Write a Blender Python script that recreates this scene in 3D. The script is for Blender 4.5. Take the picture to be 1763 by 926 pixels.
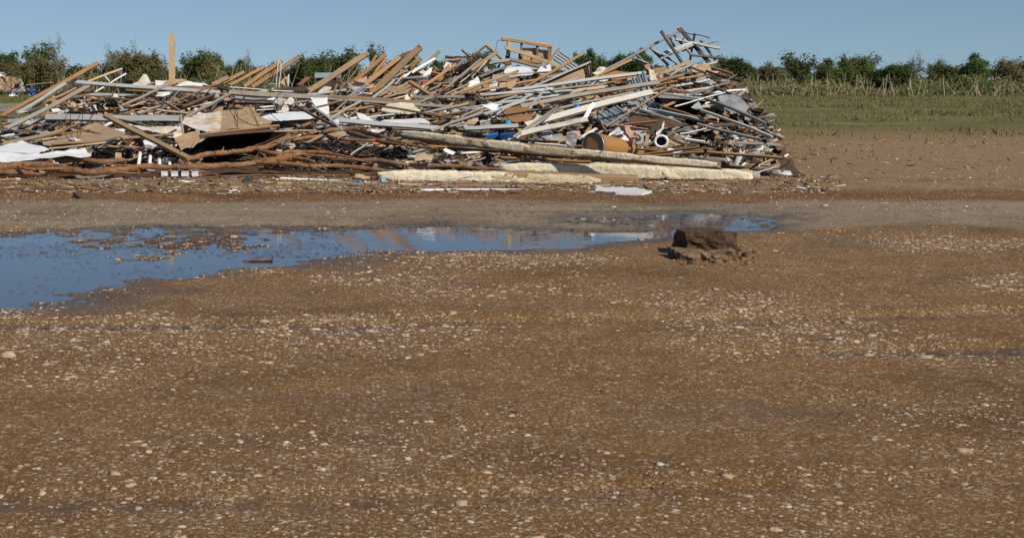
import bpy, bmesh, math, random
import numpy as np
from mathutils import Vector, Matrix, noise as mnoise
R = random.Random(7)
NR = np.random.default_rng(11)
S = bpy.context.scene
COL = S.collection
for o in list(bpy.data.objects):
    bpy.data.objects.remove(o)

# ---------------- camera, sky, sun, exposure ----------------
FX, HZ, PX, H = 2823.0, 135.0, 600.0, 2.07       # focal length in photo pixels, horizon row, optical axis column, eye height
cam = bpy.data.objects.new("camera", bpy.data.cameras.new("camera"))
COL.objects.link(cam); S.camera = cam
cam.location = (0, 0, H); cam.rotation_euler = (math.radians(90), 0, 0)
cd = cam.data
cd.sensor_width = 36; cd.sensor_fit = 'HORIZONTAL'; cd.lens = 36 * FX / 1763
cd.shift_x = (881.5 - PX) / 1763; cd.shift_y = -(463 - HZ) / 1763
cd.clip_start = .1; cd.clip_end = 5000
cd.dof.use_dof = True; cd.dof.focus_distance = 42; cd.dof.aperture_fstop = 10

SUN_AZ, SUN_EL = math.radians(38), math.radians(38)   # the sun stands behind the camera, to its right
sd = Vector((math.sin(SUN_AZ) * math.cos(SUN_EL), -math.cos(SUN_AZ) * math.cos(SUN_EL), math.sin(SUN_EL)))
sun = bpy.data.objects.new("sun", bpy.data.lights.new("sun", 'SUN')); COL.objects.link(sun)
sun.data.energy = 4.2; sun.data.angle = math.radians(.5); sun.data.color = (1, .91, .78)
sun.rotation_euler = sd.to_track_quat('Z', 'Y').to_euler()
W = bpy.data.worlds.new("World"); S.world = W; W.use_nodes = True
nt = W.node_tree; nt.nodes.clear()
sky = nt.nodes.new("ShaderNodeTexSky"); sky.sky_type = 'NISHITA'; sky.sun_disc = False
sky.sun_elevation = SUN_EL; sky.sun_rotation = math.pi - SUN_AZ
sky.air_density = 1.0; sky.dust_density = 0.2; sky.ozone_density = 2.5; sky.altitude = 300
tc = nt.nodes.new("ShaderNodeTexCoord"); mp = nt.nodes.new("ShaderNodeVectorMath"); mp.operation = 'ADD'
mp.inputs[1].default_value = (0, 0, .10)               # the clear air here is blue right down to the horizon
nm = nt.nodes.new("ShaderNodeVectorMath"); nm.operation = 'NORMALIZE'
bg = nt.nodes.new("ShaderNodeBackground"); bg.inputs[1].default_value = .077
wo = nt.nodes.new("ShaderNodeOutputWorld")
L = nt.links.new
L(tc.outputs["Generated"], mp.inputs[0]); L(mp.outputs[0], nm.inputs[0]); L(nm.outputs[0], sky.inputs[0])
L(sky.outputs[0], bg.inputs[0]); L(bg.outputs[0], wo.inputs[0])
S.view_settings.view_transform = 'Standard'; S.view_settings.look = 'None'
S.view_settings.exposure = 0; S.view_settings.gamma = 1; S.view_settings.use_curve_mapping = False
S.render.engine = 'CYCLES'
S.cycles.max_bounces = 6; S.cycles.use_denoising = True

# ---------------- helpers ----------------
def lerp_tab(t, v):
    if v <= t[0][0]: return t[0][1]
    for (a, b), (c, d) in zip(t, t[1:]):
        if v <= c: return b + (d - b) * (v - a) / (c - a)
    return t[-1][1]
YT = [(40, 56), (60, 54), (90, 52), (120, 49.5), (150, 46), (175, 43), (200, 40.5), (220, 39), (250, 36.5), (280, 34.5), (312, 33.0)]
def YD(y):                                            # how far back the heap's surface lies for a row of the photo
    return lerp_tab(YT, y) if y < 312 else FX * H / (y - HZ)
def W3(x, y, Y): return Vector(((x - PX) / FX * Y, Y, H - (y - HZ) / FX * Y))
def GP(x, y): return W3(x, y, FX * H / (y - HZ))      # a point on the flat ground

def sock(n, k, v):
    if k in n.inputs: n.inputs[k].default_value = v
def rgb(c): return (c[0], c[1], c[2], 1)
MATS = {}
def M(name, c1, c2, rough=.75, scale=(1, 1, 1), nz=4, bump=.25, metal=0, c3=None, cov=.5, nz3=1.5, var=.25, edge=.06, detail=6, spec=.3, bscale=1, c4=None, nz4=6, cov4=.6):
    m = bpy.data.materials.new(name); m.use_nodes = True; t = m.node_tree; t.nodes.clear(); l = t.links.new; N = t.nodes.new
    tc = N("ShaderNodeTexCoord"); oi = N("ShaderNodeObjectInfo")
    mul = N("ShaderNodeMath"); mul.operation = 'MULTIPLY'; mul.inputs[1].default_value = 61.3; l(oi.outputs["Random"], mul.inputs[0])
    ad = N("ShaderNodeVectorMath"); ad.operation = 'ADD'; l(tc.outputs["Object"], ad.inputs[0]); l(mul.outputs[0], ad.inputs[1])
    mp = N("ShaderNodeVectorMath"); mp.operation = 'MULTIPLY'; mp.inputs[1].default_value = scale; l(ad.outputs[0], mp.inputs[0])
    n1 = N("ShaderNodeTexNoise"); sock(n1, "Scale", nz); sock(n1, "Detail", detail); sock(n1, "Roughness", .65); l(mp.outputs[0], n1.inputs["Vector"])
    r1 = N("ShaderNodeValToRGB"); r1.color_ramp.elements[0].position = .3; r1.color_ramp.elements[1].position = .7
    r1.color_ramp.elements[0].color = rgb(c2); r1.color_ramp.elements[1].color = rgb(c1); l(n1.outputs[0], r1.inputs[0])
    col = r1.outputs[0]
    for cc, nn, cv in ((c3, nz3, cov), (c4, nz4, cov4)):
        if cc is None: continue
        n3 = N("ShaderNodeTexNoise"); sock(n3, "Scale", nn); sock(n3, "Detail", 5); sock(n3, "Roughness", .7); l(ad.outputs[0], n3.inputs["Vector"])
        r3 = N("ShaderNodeValToRGB"); r3.color_ramp.elements[0].position = cv - edge; r3.color_ramp.elements[1].position = cv + edge
        l(n3.outputs[0], r3.inputs[0])
        mx = N("ShaderNodeMix"); mx.data_type = 'RGBA'; l(r3.outputs[0], mx.inputs[0]); l(col, mx.inputs[6]); mx.inputs[7].default_value = rgb(cc); col = mx.outputs[2]
    hs = N("ShaderNodeHueSaturation"); mr = N("ShaderNodeMapRange"); mr.inputs[3].default_value = 1 - var; mr.inputs[4].default_value = 1 + var * .7
    l(oi.outputs["Random"], mr.inputs[0]); l(mr.outputs[0], hs.inputs["Value"]); l(col, hs.inputs["Color"])
    b = N("ShaderNodeBsdfPrincipled"); l(hs.outputs[0], b.inputs["Base Color"]); sock(b, "Roughness", rough); sock(b, "Metallic", metal); sock(b, "Specular IOR Level", spec)
    if bump:
        bp = N("ShaderNodeBump"); bp.inputs["Strength"].default_value = bump; bp.inputs["Distance"].default_value = .02 * bscale
        l(n1.outputs[0], bp.inputs["Height"]); l(bp.outputs[0], b.inputs["Normal"])
    o = N("ShaderNodeOutputMaterial"); l(b.outputs[0], o.inputs[0])
    if name.startswith("leaf"):                        # light comes through leaves
        tr = N("ShaderNodeBsdfTranslucent"); ms = N("ShaderNodeMixShader"); ms.inputs[0].default_value = .6
        l(hs.outputs[0], tr.inputs[0]); l(b.outputs[0], ms.inputs[1]); l(tr.outputs[0], ms.inputs[2]); l(ms.outputs[0], o.inputs[0])
    MATS[name] = m; return m

G = (1, 14, 14)
M("tan", (.375, .24, .125), (.235, .14, .068), scale=G, nz=2.5, c3=(.24, .18, .12), cov=.56)
M("orange", (.42, .235, .105), (.28, .145, .058), scale=G, nz=2.5, c3=(.25, .175, .105), cov=.58)
M("pale", (.58, .44, .28), (.43, .305, .175), scale=G, nz=2.5, c3=(.36, .28, .19), cov=.62)
M("brown", (.21, .12, .065), (.11, .06, .033), scale=G, nz=2.5, c3=(.10, .075, .055), cov=.58)
M("grey_wood", (.36, .325, .275), (.225, .20, .17), scale=G, nz=2.5, c3=(.27, .22, .16), cov=.60)
M("grey_pale", (.56, .53, .47), (.43, .40, .345), scale=G, nz=2.5, c3=(.36, .30, .22), cov=.62)
M("zinc", (.47, .475, .46), (.36, .365, .36), rough=.5, metal=.15, scale=(1, 4, 4), nz=2, c3=(.33, .27, .2), cov=.68, var=.15, bump=.08)
M("steel", (.30, .30, .29), (.19, .185, .175), rough=.55, metal=.3, nz=5, c3=(.2, .11, .06), cov=.62, var=.15, bump=.1)
M("dark_steel", (.10, .085, .075), (.05, .045, .04), rough=.6, metal=.2, nz=5, c3=(.2, .1, .05), cov=.6, bump=.1)
M("blue_metal", (.36, .43, .47), (.27, .33, .365), rough=.5, metal=.1, nz=3, c3=(.3, .26, .2), cov=.68, var=.12, bump=.08)
M("white", (.82, .82, .80), (.72, .72, .70), rough=.55, nz=3, c3=(.5, .43, .34), cov=.67, edge=.12, var=.08, bump=.08)
M("white_clean", (.84, .85, .87), (.76, .77, .79), rough=.5, nz=3, var=.05, bump=.06, c3=(.62, .58, .52), cov=.72, edge=.1)
M("osb", (.52, .365, .215), (.36, .235, .125), nz=26, detail=3, c3=(.60, .49, .36), cov=.6, nz3=3, var=.1, bump=.2)
M("osb_white", (.74, .70, .64), (.60, .55, .48), nz=18, c3=(.55, .38, .2), cov=.55, nz3=2.2, var=.05)
M("plywood", (.44, .315, .20), (.32, .22, .13), scale=(1, 5, 5), nz=2.5, c3=(.52, .43, .33), cov=.6, nz3=1.2, var=.15)
M("brown_board", (.42, .22, .09), (.32, .16, .062), nz=4, c3=(.5, .34, .2), cov=.68, var=.1)
M("cream", (.82, .75, .57), (.71, .63, .44), nz=14, c3=(.36, .25, .15), cov=.66, nz3=1.6, var=.06, bump=.9, bscale=2, c4=(.86, .82, .70), nz4=3, cov4=.6, edge=.03)
M("cream_rough", (.74, .64, .44), (.54, .43, .26), nz=28, c3=(.32, .20, .10), cov=.60, nz3=2.2, var=.05, bump=1, bscale=2.5, edge=.03)
M("bark", (.42, .20, .085), (.19, .085, .038), scale=(2, 6, 6), nz=3, c3=(.30, .20, .12), cov=.55, nz3=3.2, var=.15, bump=1, bscale=1.6, edge=.07, c4=(.09, .05, .03), nz4=7, cov4=.58)
M("old_bark", (.26, .15, .08), (.14, .08, .045), scale=(1, 3, 3), nz=3, c3=(.25, .19, .13), cov=.6, var=.12, bump=.6)
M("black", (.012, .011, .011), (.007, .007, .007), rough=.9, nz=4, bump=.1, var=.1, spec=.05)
M("dark_panel", (.09, .06, .045), (.05, .035, .028), nz=4, var=.2)
M("rubber", (.10, .105, .10), (.06, .062, .06), rough=.6, nz=5, c3=(.2, .17, .13), cov=.65)
M("blue", (.02, .22, .62), (.015, .15, .45), rough=.4, nz=4, bump=.05, var=.1)
M("cyan", (.02, .38, .68), (.015, .3, .55), rough=.35, nz=4, bump=.05, var=.05)
M("navy", (.035, .05, .11), (.025, .035, .08), rough=.4, nz=4, bump=.05, var=.1)
M("light_blue", (.22, .42, .55), (.15, .3, .4), rough=.6, nz=9, bump=.2, var=.1)
M("red", (.55, .035, .03), (.42, .025, .02), rough=.45, nz=4, bump=.05, var=.1)
M("pink_red", (.62, .2, .15), (.5, .13, .1), rough=.5, nz=4, bump=.05, var=.1)
M("pink", (.58, .34, .26), (.48, .26, .19), nz=7, bump=.3, var=.08)
M("drum", (.42, .215, .070), (.34, .165, .050), rough=.42, scale=(3, 3, .6), nz=3, c3=(.3, .15, .05), cov=.68, var=.02, bump=.08)
M("drum_lid", (.34, .185, .085), (.27, .14, .065), rough=.6, nz=3, c3=(.2, .12, .07), cov=.62, var=.02, bump=.1)
M("siding", (.52, .38, .24), (.44, .31, .19), nz=3, c3=(.33, .22, .13), cov=.64, var=.02, bump=.1)
M("grey_plastic", (.36, .36, .34), (.28, .28, .27), rough=.5, nz=5, c3=(.5, .5, .48), cov=.6, var=.08, bump=.05)
M("mint", (.42, .62, .45), (.32, .52, .36), rough=.6, nz=6, bump=.1)
M("green_rope", (.03, .07, .06), (.02, .045, .04), nz=12, bump=.5)
M("cream_fan", (.84, .77, .67), (.76, .69, .59), rough=.45, nz=3, var=.03, bump=.05)
M("wire", (.35, .34, .33), (.25, .24, .23), rough=.4, metal=.6, nz=5, bump=0)
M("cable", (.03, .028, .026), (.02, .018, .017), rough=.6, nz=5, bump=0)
M("string", (.75, .72, .66), (.65, .62, .56), nz=8, bump=0)
M("cloth_grey", (.26, .24, .23), (.12, .11, .11), nz=6, c3=(.6, .58, .55), cov=.6, nz3=5, bump=.6)
M("brick", (.40, .27, .17), (.28, .17, .10), nz=4, c3=(.5, .42, .34), cov=.6, var=.05, bump=.3)
M("tarp", (.06, .11, .25), (.04, .07, .17), rough=.5, nz=4, c3=(.5, .52, .55), cov=.62, nz3=3, var=.05, bump=.3)
M("leaf_green", (.195, .230, .080), (.118, .158, .048), nz=2, bump=0, var=.18, rough=.6, spec=.15)
M("leaf_olive", (.340, .310, .145), (.225, .212, .095), nz=2, bump=0, var=.18, rough=.6, spec=.15)
M("leaf_dark", (.140, .190, .064), (.080, .122, .036), nz=2, bump=0, var=.15, rough=.6, spec=.15)
M("leaf_dry", (.20, .15, .085), (.12, .085, .045), nz=2, bump=0, var=.15, rough=.7, spec=.15)
M("twig", (.44, .36, .28), (.30, .24, .18), nz=3, bump=0, var=.2)
M("trunk_pale", (.36, .29, .21), (.24, .18, .125), nz=5, bump=.3, var=.2)
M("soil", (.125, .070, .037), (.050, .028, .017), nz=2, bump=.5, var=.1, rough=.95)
M("stone", (.56, .44, .32), (.33, .22, .135), nz=11, bump=.1, var=0, c3=(.16, .085, .045), cov=.57, nz3=9, rough=.85, edge=.03, c4=(.52, .475, .43), nz4=13, cov4=.57, spec=.1)
M("litter", (.15, .095, .05), (.06, .036, .018), nz=5, bump=0, var=0, c3=(.34, .25, .14), cov=.60, nz3=9)
M("grass_blade", (.14, .15, .05), (.08, .095, .028), nz=.6, bump=0, var=0, c3=(.22, .19, .09), cov=.55, nz3=.4)
M("concrete", (.36, .31, .26), (.28, .24, .195), nz=1, bump=.1, var=0)

def prop(o, label=None, cat=None, group=None, kind=None):
    if label: o["label"] = label
    if cat: o["category"] = cat
    if group: o["group"] = group
    if kind or label: o["kind"] = kind or 'thing'
    return o
def link(name, me, mats, parent=None, mw=None):
    o = bpy.data.objects.new(name, me); COL.objects.link(o)
    for m in ([mats] if isinstance(mats, str) else mats): me.materials.append(MATS[m])
    if parent is not None: o.parent = parent
    if mw is not None: o.matrix_world = mw if parent is None else o.matrix_world
    if mw is not None and parent is not None: o.matrix_basis = parent.matrix_world.inverted() @ mw if False else parent_inv(parent) @ mw
    return o
def parent_inv(p):
    return Matrix.LocRotScale(p.location, p.rotation_euler, p.scale).inverted()
def empty(name, loc):
    o = bpy.data.objects.new(name, None); COL.objects.link(o); o.location = loc; o.empty_display_size = .1; return o
def mesh(v, f, smooth=False, mi=None):
    me = bpy.data.meshes.new("m"); me.from_pydata([tuple(x) for x in v], [], f); me.validate()
    if smooth: me.polygons.foreach_set("use_smooth", [True] * len(me.polygons))
    if mi is not None: me.polygons.foreach_set("material_index", mi)
    me.update(); return me
def np_mesh(v, f, smooth=False, mi=None):
    """vertices n x 3 and faces m x k (one k for all)"""
    me = bpy.data.meshes.new("m"); n, m, k = len(v), len(f), f.shape[1]
    me.vertices.add(n); me.vertices.foreach_set("co", np.asarray(v, np.float32).ravel())
    me.loops.add(m * k); me.loops.foreach_set("vertex_index", np.asarray(f, np.int32).ravel())
    me.polygons.add(m); me.polygons.foreach_set("loop_start", np.arange(0, m * k, k, dtype=np.int32))
    me.polygons.foreach_set("loop_total", np.full(m, k, np.int32))
    if mi is not None: me.polygons.foreach_set("material_index", np.asarray(mi, np.int32))
    if smooth: me.polygons.foreach_set("use_smooth", np.ones(m, bool))
    me.update(calc_edges=True); return me
def centred(v):
    c = sum((Vector(p) for p in v), Vector()) / len(v)
    return c, [Vector(p) - c for p in v]

# a plank in its own frame: x along it, y across its width, z through its thickness
def plank_mesh(L, w0, w1, t, rag=.5, bend=.012, twist=.04, rng=R, nw=4):
    nl = max(3, min(14, int(L / .3))); v = []; f = []
    ph, ph2 = rng.random() * 6, rng.random() * 6
    ends = [[rng.random() ** 2 * rag * w0 * 2.2 for _ in range(nw + 1)] for _ in range(2)]
    tw = (rng.random() - .5) * 2 * twist; bz = (rng.random() - .5) * 2 * bend * L; by = (rng.random() - .5) * bend * L
    for i in range(nl + 1):
        u = i / nl; w = w0 + (w1 - w0) * u
        for s in (-1, 1):
            for j in range(nw + 1):
                q = j / nw - .5
                x = (u - .5) * L
                if i == 0: x += ends[0][j]
                if i == nl: x -= ends[1][j]
                c = 4 * u * (1 - u)
                y = q * w + by * c + .006 * math.sin(u * 9 + ph); z = s * t / 2 + bz * c + q * w * tw * (u - .5) * 4 + .004 * math.sin(u * 13 + ph2)
                v.append((x, y, z))
    k = 2 * (nw + 1); idx = lambda i, s, j: i * k + s * (nw + 1) + j
    for i in range(nl):
        for j in range(nw):
            f.append((idx(i, 1, j), idx(i + 1, 1, j), idx(i + 1, 1, j + 1), idx(i, 1, j + 1)))
            f.append((idx(i, 0, j), idx(i, 0, j + 1), idx(i + 1, 0, j + 1), idx(i + 1, 0, j)))
        f.append((idx(i, 0, 0), idx(i + 1, 0, 0), idx(i + 1, 1, 0), idx(i, 1, 0)))
        f.append((idx(i, 0, nw), idx(i, 1, nw), idx(i + 1, 1, nw), idx(i + 1, 0, nw)))
    for j in range(nw):
        f.append((idx(0, 0, j), idx(0, 1, j), idx(0, 1, j + 1), idx(0, 0, j + 1)))
        f.append((idx(nl, 0, j), idx(nl, 0, j + 1), idx(nl, 1, j + 1), idx(nl, 1, j)))
    return mesh(v, f)
def frame_along(P0, P1, tilt):
    a = (P1 - P0).normalized()
    n = Vector((math.sin(math.radians(12)), -math.cos(math.radians(tilt)), math.sin(math.radians(tilt))))
    n = (n - a * n.dot(a)).normalized(); b = n.cross(a)
    m = Matrix((a, b, n)).transposed().to_4x4(); m.translation = (P0 + P1) / 2
    return m
def ends(x0, y0, x1, y1, d=0, k=.3):
    dd = d if isinstance(d, tuple) else (d, d)
    yb = YD(max(y0, y1))
    return (W3(x0, y0, yb + k * (YD(y0) - yb) + dd[0]), W3(x1, y1, yb + k * (YD(y1) - yb) + dd[1]))
def B(label, x0, y0, x1, y1, w, mat, n='plank', c=None, d=0, t=None, tl=38, rag=.6, bend=.018, k=.3, w1=None, parent=None, grp=None, twist=.04):
    P0, P1 = ends(x0, y0, x1, y1, d, k); s = (P0.y + P1.y) / 2 / FX
    wm = w * s; t = t if t is not None else min(.05, wm * .7); q = math.radians(tl)
    wm = max(.35 * wm, (wm - t * math.sin(q)) / math.cos(q)) ; w1 = wm / s * (w1 / w) if w1 else None; w = wm / s
    me = plank_mesh((P1 - P0).length, wm, (w1 or w) * s, t, rag, bend, twist)
    if 301 <= min(y0, y1) < 400 and not parent:
        up = Vector((0, 0, max(0, .05 + wm * .3 * math.cos(q) - (P0.z + P1.z) / 2))); P0 += up; P1 += up
    o = link(n, me, mat, parent, frame_along(P0, P1, tl))
    if label: prop(o, label, c or n.split('_')[-1], grp)
    if n == 'rafter':                                  # the sawn end is paler than the weathered sides
        Lb = (P1 - P0).length; e_ = link('sawn_end', plank_mesh(.012, (w1 or w) * s * .98, (w1 or w) * s * .98, t * .98, .0, 0, 0), 'pale', o); e_.matrix_basis = Matrix.Translation((Lb / 2 + .006, 0, 0))
    return o
def BM(label, *a, **k):                                # a heavy beam: as thick as it is wide, square ended
    k.setdefault('n', 'timber_beam'); k.setdefault('c', 'beam'); k.setdefault('rag', .12); k.setdefault('bend', .004); k.setdefault('tl', 30)
    w = a[4]; yb = YD(max(a[1], a[3])); k.setdefault('t', w * yb / FX * .55)
    return B(label, *a, **k)

def sheet_mesh(pts, th=.012, crumple=.03, cuts=2, rng=R, rough_edge=.012):
    c, q = centred(pts); bm = bmesh.new()
    vs = [bm.verts.new(p) for p in q]; fc = bm.faces.new(vs); bm.normal_update()
    nrm = fc.normal.copy()
    bmesh.ops.triangulate(bm, faces=bm.faces[:])
    for _ in range(cuts): bmesh.ops.subdivide_edges(bm, edges=bm.edges[:], cuts=1, use_grid_fill=True)
    off = Vector((rng.random() * 99, rng.random() * 99, rng.random() * 99))
    for v in bm.verts:
        p = v.co.copy()
        v.co = p + nrm * (mnoise.noise(p * 1.6 + off) * crumple * 2 + mnoise.noise(p * 5 + off) * crumple * .5)
        if v.is_boundary: v.co += Vector((mnoise.noise(p * 9 + off), 0, mnoise.noise(p * 8 - off))) * rough_edge * 2
    bm.normal_update()
    bm.verts.index_update(); V = [v.co.copy() for v in bm.verts]; F = [tuple(v.index for v in q.verts) for q in bm.faces]; n0 = len(V)
    E = [tuple(l.vert.index for l in (q.link_loops[0], q.link_loops[0].link_loop_next)) for q in bm.edges if q.is_boundary]; bm.free()
    V += [p - nrm * th for p in V]; F += [tuple(i + n0 for i in q[::-1]) for q in F] + [(p, p + n0, q + n0, q) for p, q in E]
    return c, mesh(V, F)
def SH(label, pts, mat, n='sheet', c=None, d=0, th=.012, crumple=.03, k=1.0, cuts=2, parent=None, grp=None):
    """a sheet whose corners are given in photo pixels; k says how far it follows the slope of the heap"""
    yb = YD(max(p[1] for p in pts))
    P = [W3(p[0], p[1], yb + k * (YD(p[1]) - yb) + d + (p[2] if len(p) > 2 else 0)) for p in pts]
    cc, me = sheet_mesh(P, th, crumple, cuts)
    o = link(n, me, mat, parent, Matrix.Translation(cc))
    if label: prop(o, label, c or n.split('_')[-1], grp)
    return o

def tube_data(P, r, sides=8, jitter=0, rng=R, base=0, cap=True):
    v = []; f = []; n = len(P); rr = r if isinstance(r, (list, tuple)) else [r] * n
    up = None
    for i, p in enumerate(P):
        a = (P[min(i + 1, n - 1)] - P[max(i - 1, 0)]).normalized()
        if up is None: up = a.orthogonal().normalized()
        up = (up - a * up.dot(a)); up = up.normalized() if up.length > 1e-6 else a.orthogonal().normalized()
        b = a.cross(up)
        for s in range(sides):
            q = 2 * math.pi * s / sides; j = 1
            if jitter: e_ = p + (up * math.cos(q) + b * math.sin(q)) * rr[i]; j = 1 + jitter * (2.6 * mnoise.noise(e_ * 3.2) + 1.6 * mnoise.noise(e_ * 9))
            v.append(p + (up * math.cos(q) + b * math.sin(q)) * rr[i] * j)
    for i in range(n - 1):
        for s in range(sides):
            s2 = (s + 1) % sides
            f.append((base + i * sides + s, base + i * sides + s2, base + (i + 1) * sides + s2, base + (i + 1) * sides + s))
    if cap:
        f.append(tuple(base + s for s in range(sides))[::-1]); f.append(tuple(base + (n - 1) * sides + s for s in range(sides)))
    return v, f
def smooth_path(P, n=5):
    if len(P) < 3: return [Vector(p) for p in P]
    out = []
    for i in range(len(P) - 1):
        p0, p1, p2, p3 = P[max(i - 1, 0)], P[i], P[i + 1], P[min(i + 2, len(P) - 1)]
        for j in range(n):
            t = j / n
            out.append(.5 * ((2 * p1) + (p2 - p0) * t + (2 * p0 - 5 * p1 + 4 * p2 - p3) * t * t + (3 * p1 - p0 - 3 * p2 + p3) * t ** 3))
    out.append(P[-1]); return out
def tubes_obj(name, runs, mat, parent=None, sides=8, jitter=0, smooth=True, n=5):
    """runs: list of (points, radius or radii) joined in one mesh, the object's origin at their middle"""
    V = []; F = []
    for P, r in runs:
        Q = smooth_path(P, n)
        if isinstance(r, (list, tuple)) and len(r) != len(Q):
            k = len(Q); r = [np.interp(i / (k - 1) * (len(r) - 1), range(len(r)), r) for i in range(k)]
        v, f = tube_data(Q, r, sides, jitter, base=len(V)); V += v; F += f
    c, V = centred(V)
    return link(name, mesh(V, F, smooth), mat, parent, Matrix.Translation(c))
def box_data(c, sx, sy, sz, ax=None, base=0):
    ax = ax or Matrix.Identity(3); v = []
    for dx in (-1, 1):
        for dy in (-1, 1):
            for dz in (-1, 1): v.append(c + ax @ Vector((dx * sx / 2, dy * sy / 2, dz * sz / 2)))
    b = base
    f = [(b, b + 1, b + 3, b + 2), (b + 4, b + 6, b + 7, b + 5), (b, b + 4, b + 5, b + 1), (b + 2, b + 3, b + 7, b + 6), (b, b + 2, b + 6, b + 4), (b + 1, b + 5, b + 7, b + 3)]
    return v, f
def lathe(prof, sides=28, cap=True):
    """prof: (radius, z) pairs"""
    v = []; f = []
    for r, z in prof:
        for s in range(sides):
            q = 2 * math.pi * s / sides; v.append((r * math.cos(q), r * math.sin(q), z))
    for i in range(len(prof) - 1):
        for s in range(sides):
            s2 = (s + 1) % sides; f.append((i * sides + s, i * sides + s2, (i + 1) * sides + s2, (i + 1) * sides + s))
    if cap: f.append(tuple(range(sides))[::-1]); f.append(tuple((len(prof) - 1) * sides + s for s in range(sides)))
    return mesh(v, f, True)
def axis_matrix(P0, P1):
    m = (P1 - P0).to_track_quat('Z', 'Y').to_matrix().to_4x4(); m.translation = P0; return m
# ---------------- the ground, the puddle, the field behind ----------------
def vnoise(x, y, s, seed):
    g = np.random.default_rng(seed).random((128, 128)); x = x * s; y = y * s
    xi = np.floor(x).astype(int); yi = np.floor(y).astype(int); fx = x - xi; fy = y - yi
    fx = fx * fx * (3 - 2 * fx); fy = fy * fy * (3 - 2 * fy)
    a = g[xi % 128, yi % 128]; b = g[(xi + 1) % 128, yi % 128]; c = g[xi % 128, (yi + 1) % 128]; d = g[(xi + 1) % 128, (yi + 1) % 128]
    return (a * (1 - fx) + b * fx) * (1 - fy) + (c * (1 - fx) + d * fx) * fy - .5
def fbm(x, y, s, seed, o=4):
    return sum(vnoise(x, y, s * 2 ** i, seed + i) / 2 ** i for i in range(o))
def poly_sd(x, y, P):
    """signed distance to a polygon, negative inside"""
    d = np.full(x.shape, 1e9); ins = np.zeros(x.shape, bool); n = len(P)
    for i in range(n):
        ax, ay = P[i]; bx, by = P[(i + 1) % n]; ex, ey = bx - ax, by - ay
        t = np.clip(((x - ax) * ex + (y - ay) * ey) / (ex * ex + ey * ey), 0, 1)
        d = np.minimum(d, np.hypot(x - ax - t * ex, y - ay - t * ey))
        c = ((ay > y) != (by > y)) & (x < (bx - ax) * (y - ay) / (by - ay + 1e-12) + ax); ins ^= c
    return np.where(ins, -d, d)
shore_px = [(-260, 415), (-60, 408), (20, 407), (60, 401), (110, 398), (180, 396), (260, 392), (330, 393), (400, 394), (480, 396), (560, 394), (640, 392), (720, 389.5), (770, 388.5),
            (830, 389.5), (870, 392.5), (920, 396), (960, 397), (1010, 398), (1060, 398), (1100, 396), (1130, 393), (1180, 391), (1240, 388), (1300, 390), (1330, 396), (1290, 402), (1210, 406),
            (1150, 409), (1118, 414.5), (1075, 420.5), (1010, 427.5), (930, 434), (880, 437.5), (800, 435), (700, 434), (640, 442), (580, 453), (520, 460), (450, 468), (380, 474), (300, 479),
            (255, 480), (225, 493), (200, 508), (150, 524), (70, 538), (-60, 548), (-260, 552)]
shore = [tuple(GP(*p)[:2]) for p in shore_px]
glint_px = [(1120, 371), (1160, 368), (1210, 369), (1260, 373), (1230, 378), (1170, 379), (1130, 376)]
glint = [tuple(GP(*p)[:2]) for p in glint_px]
def ground_z(x, y):
    sd = poly_sd(x, y, shore) + .5 * fbm(x, y, .9, 3) * 1.0 + .25 * fbm(x, y, 4, 9)
    sd2 = poly_sd(x, y, glint) + .3 * fbm(x, y, 1.3, 5)
    dep = np.clip(np.minimum(sd, sd2) * .055, -.05, .045)
    # two shallow wheel ruts and a slow swell over the near ground
    for y0_, a_ in ((13.6, .05), (11.9, .045), (25.0, .025), (9.4, .04), (8.0, .035)):
        dep = dep - np.where(sd > .5, a_ * (np.exp(-((y - y0_ - .05 * x - .5 * vnoise(x, y * 0, .35, 71)) / .17) ** 2) * (.75 + .25 * np.sin(x * 22)) - .45 * np.exp(-((y - y0_ - .34 - .05 * x - .5 * vnoise(x, y * 0, .35, 71)) / .15) ** 2)) * np.clip(sd, 0, 1) * np.clip(.6 + 2 * vnoise(x, y * 0, .3, 74 + int(y0_)), 0, 1), 0)
    dep = dep + np.clip(sd, 0, 1) * .05 * fbm(x, y, .5, 88, 3)
    z = dep + .012 + .012 * fbm(x, y, 2.2, 20) + .008 * fbm(x, y, 9, 31)
    # mud and litter standing out of the water to the left of its clear middle, and along the far edge
    px = x / np.maximum(y, 1) * FX + PX; py = HZ + FX * H / np.maximum(y, 1)
    muddy = np.clip((590 - px) / 120, 0, 1) * np.clip((px - 40) / 160, 0, 1) * np.clip((454 - .09 * (px - 300) - py) / 15, 0, 1) + np.clip((398 - py) / 6, 0, 1) * np.clip((px - 100) / 100, 0, 1) * np.clip((640 - px) / 60, 0, 1)
    speck = -.004 + .055 * fbm(x, y * .8, 6.5, 55, 3) + .035 * fbm(x, y * .7, 1.1, 58, 3)
    k = np.clip(muddy, 0, 1) ** .5
    z = np.where(dep < .02, z * (1 - k) + k * np.clip(speck, -.03, .035), z)
    # the wet, rutted band behind the clear water on the right
    band = np.clip((px - 840) / 200, 0, 1) * np.clip((1420 - px) / 100, 0, 1) * np.exp(-((py - 382) / 11) ** 4)
    bs = .006 + .06 * fbm(x, y * .7, 5.5, 77, 3) + .06 * fbm(x, y * .45, .9, 78, 3)
    z = np.where(dep > -.01, z * (1 - band) + band * np.clip(bs, -.03, .04), z)
    far = np.clip((y - 34) / 8, 0, 1); edge = np.clip((np.abs(x - 3) - 11) / 3, 0, 1)
    z = z * (1 - far) + .02 * far
    return z * (1 - edge) + .02 * edge
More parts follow.
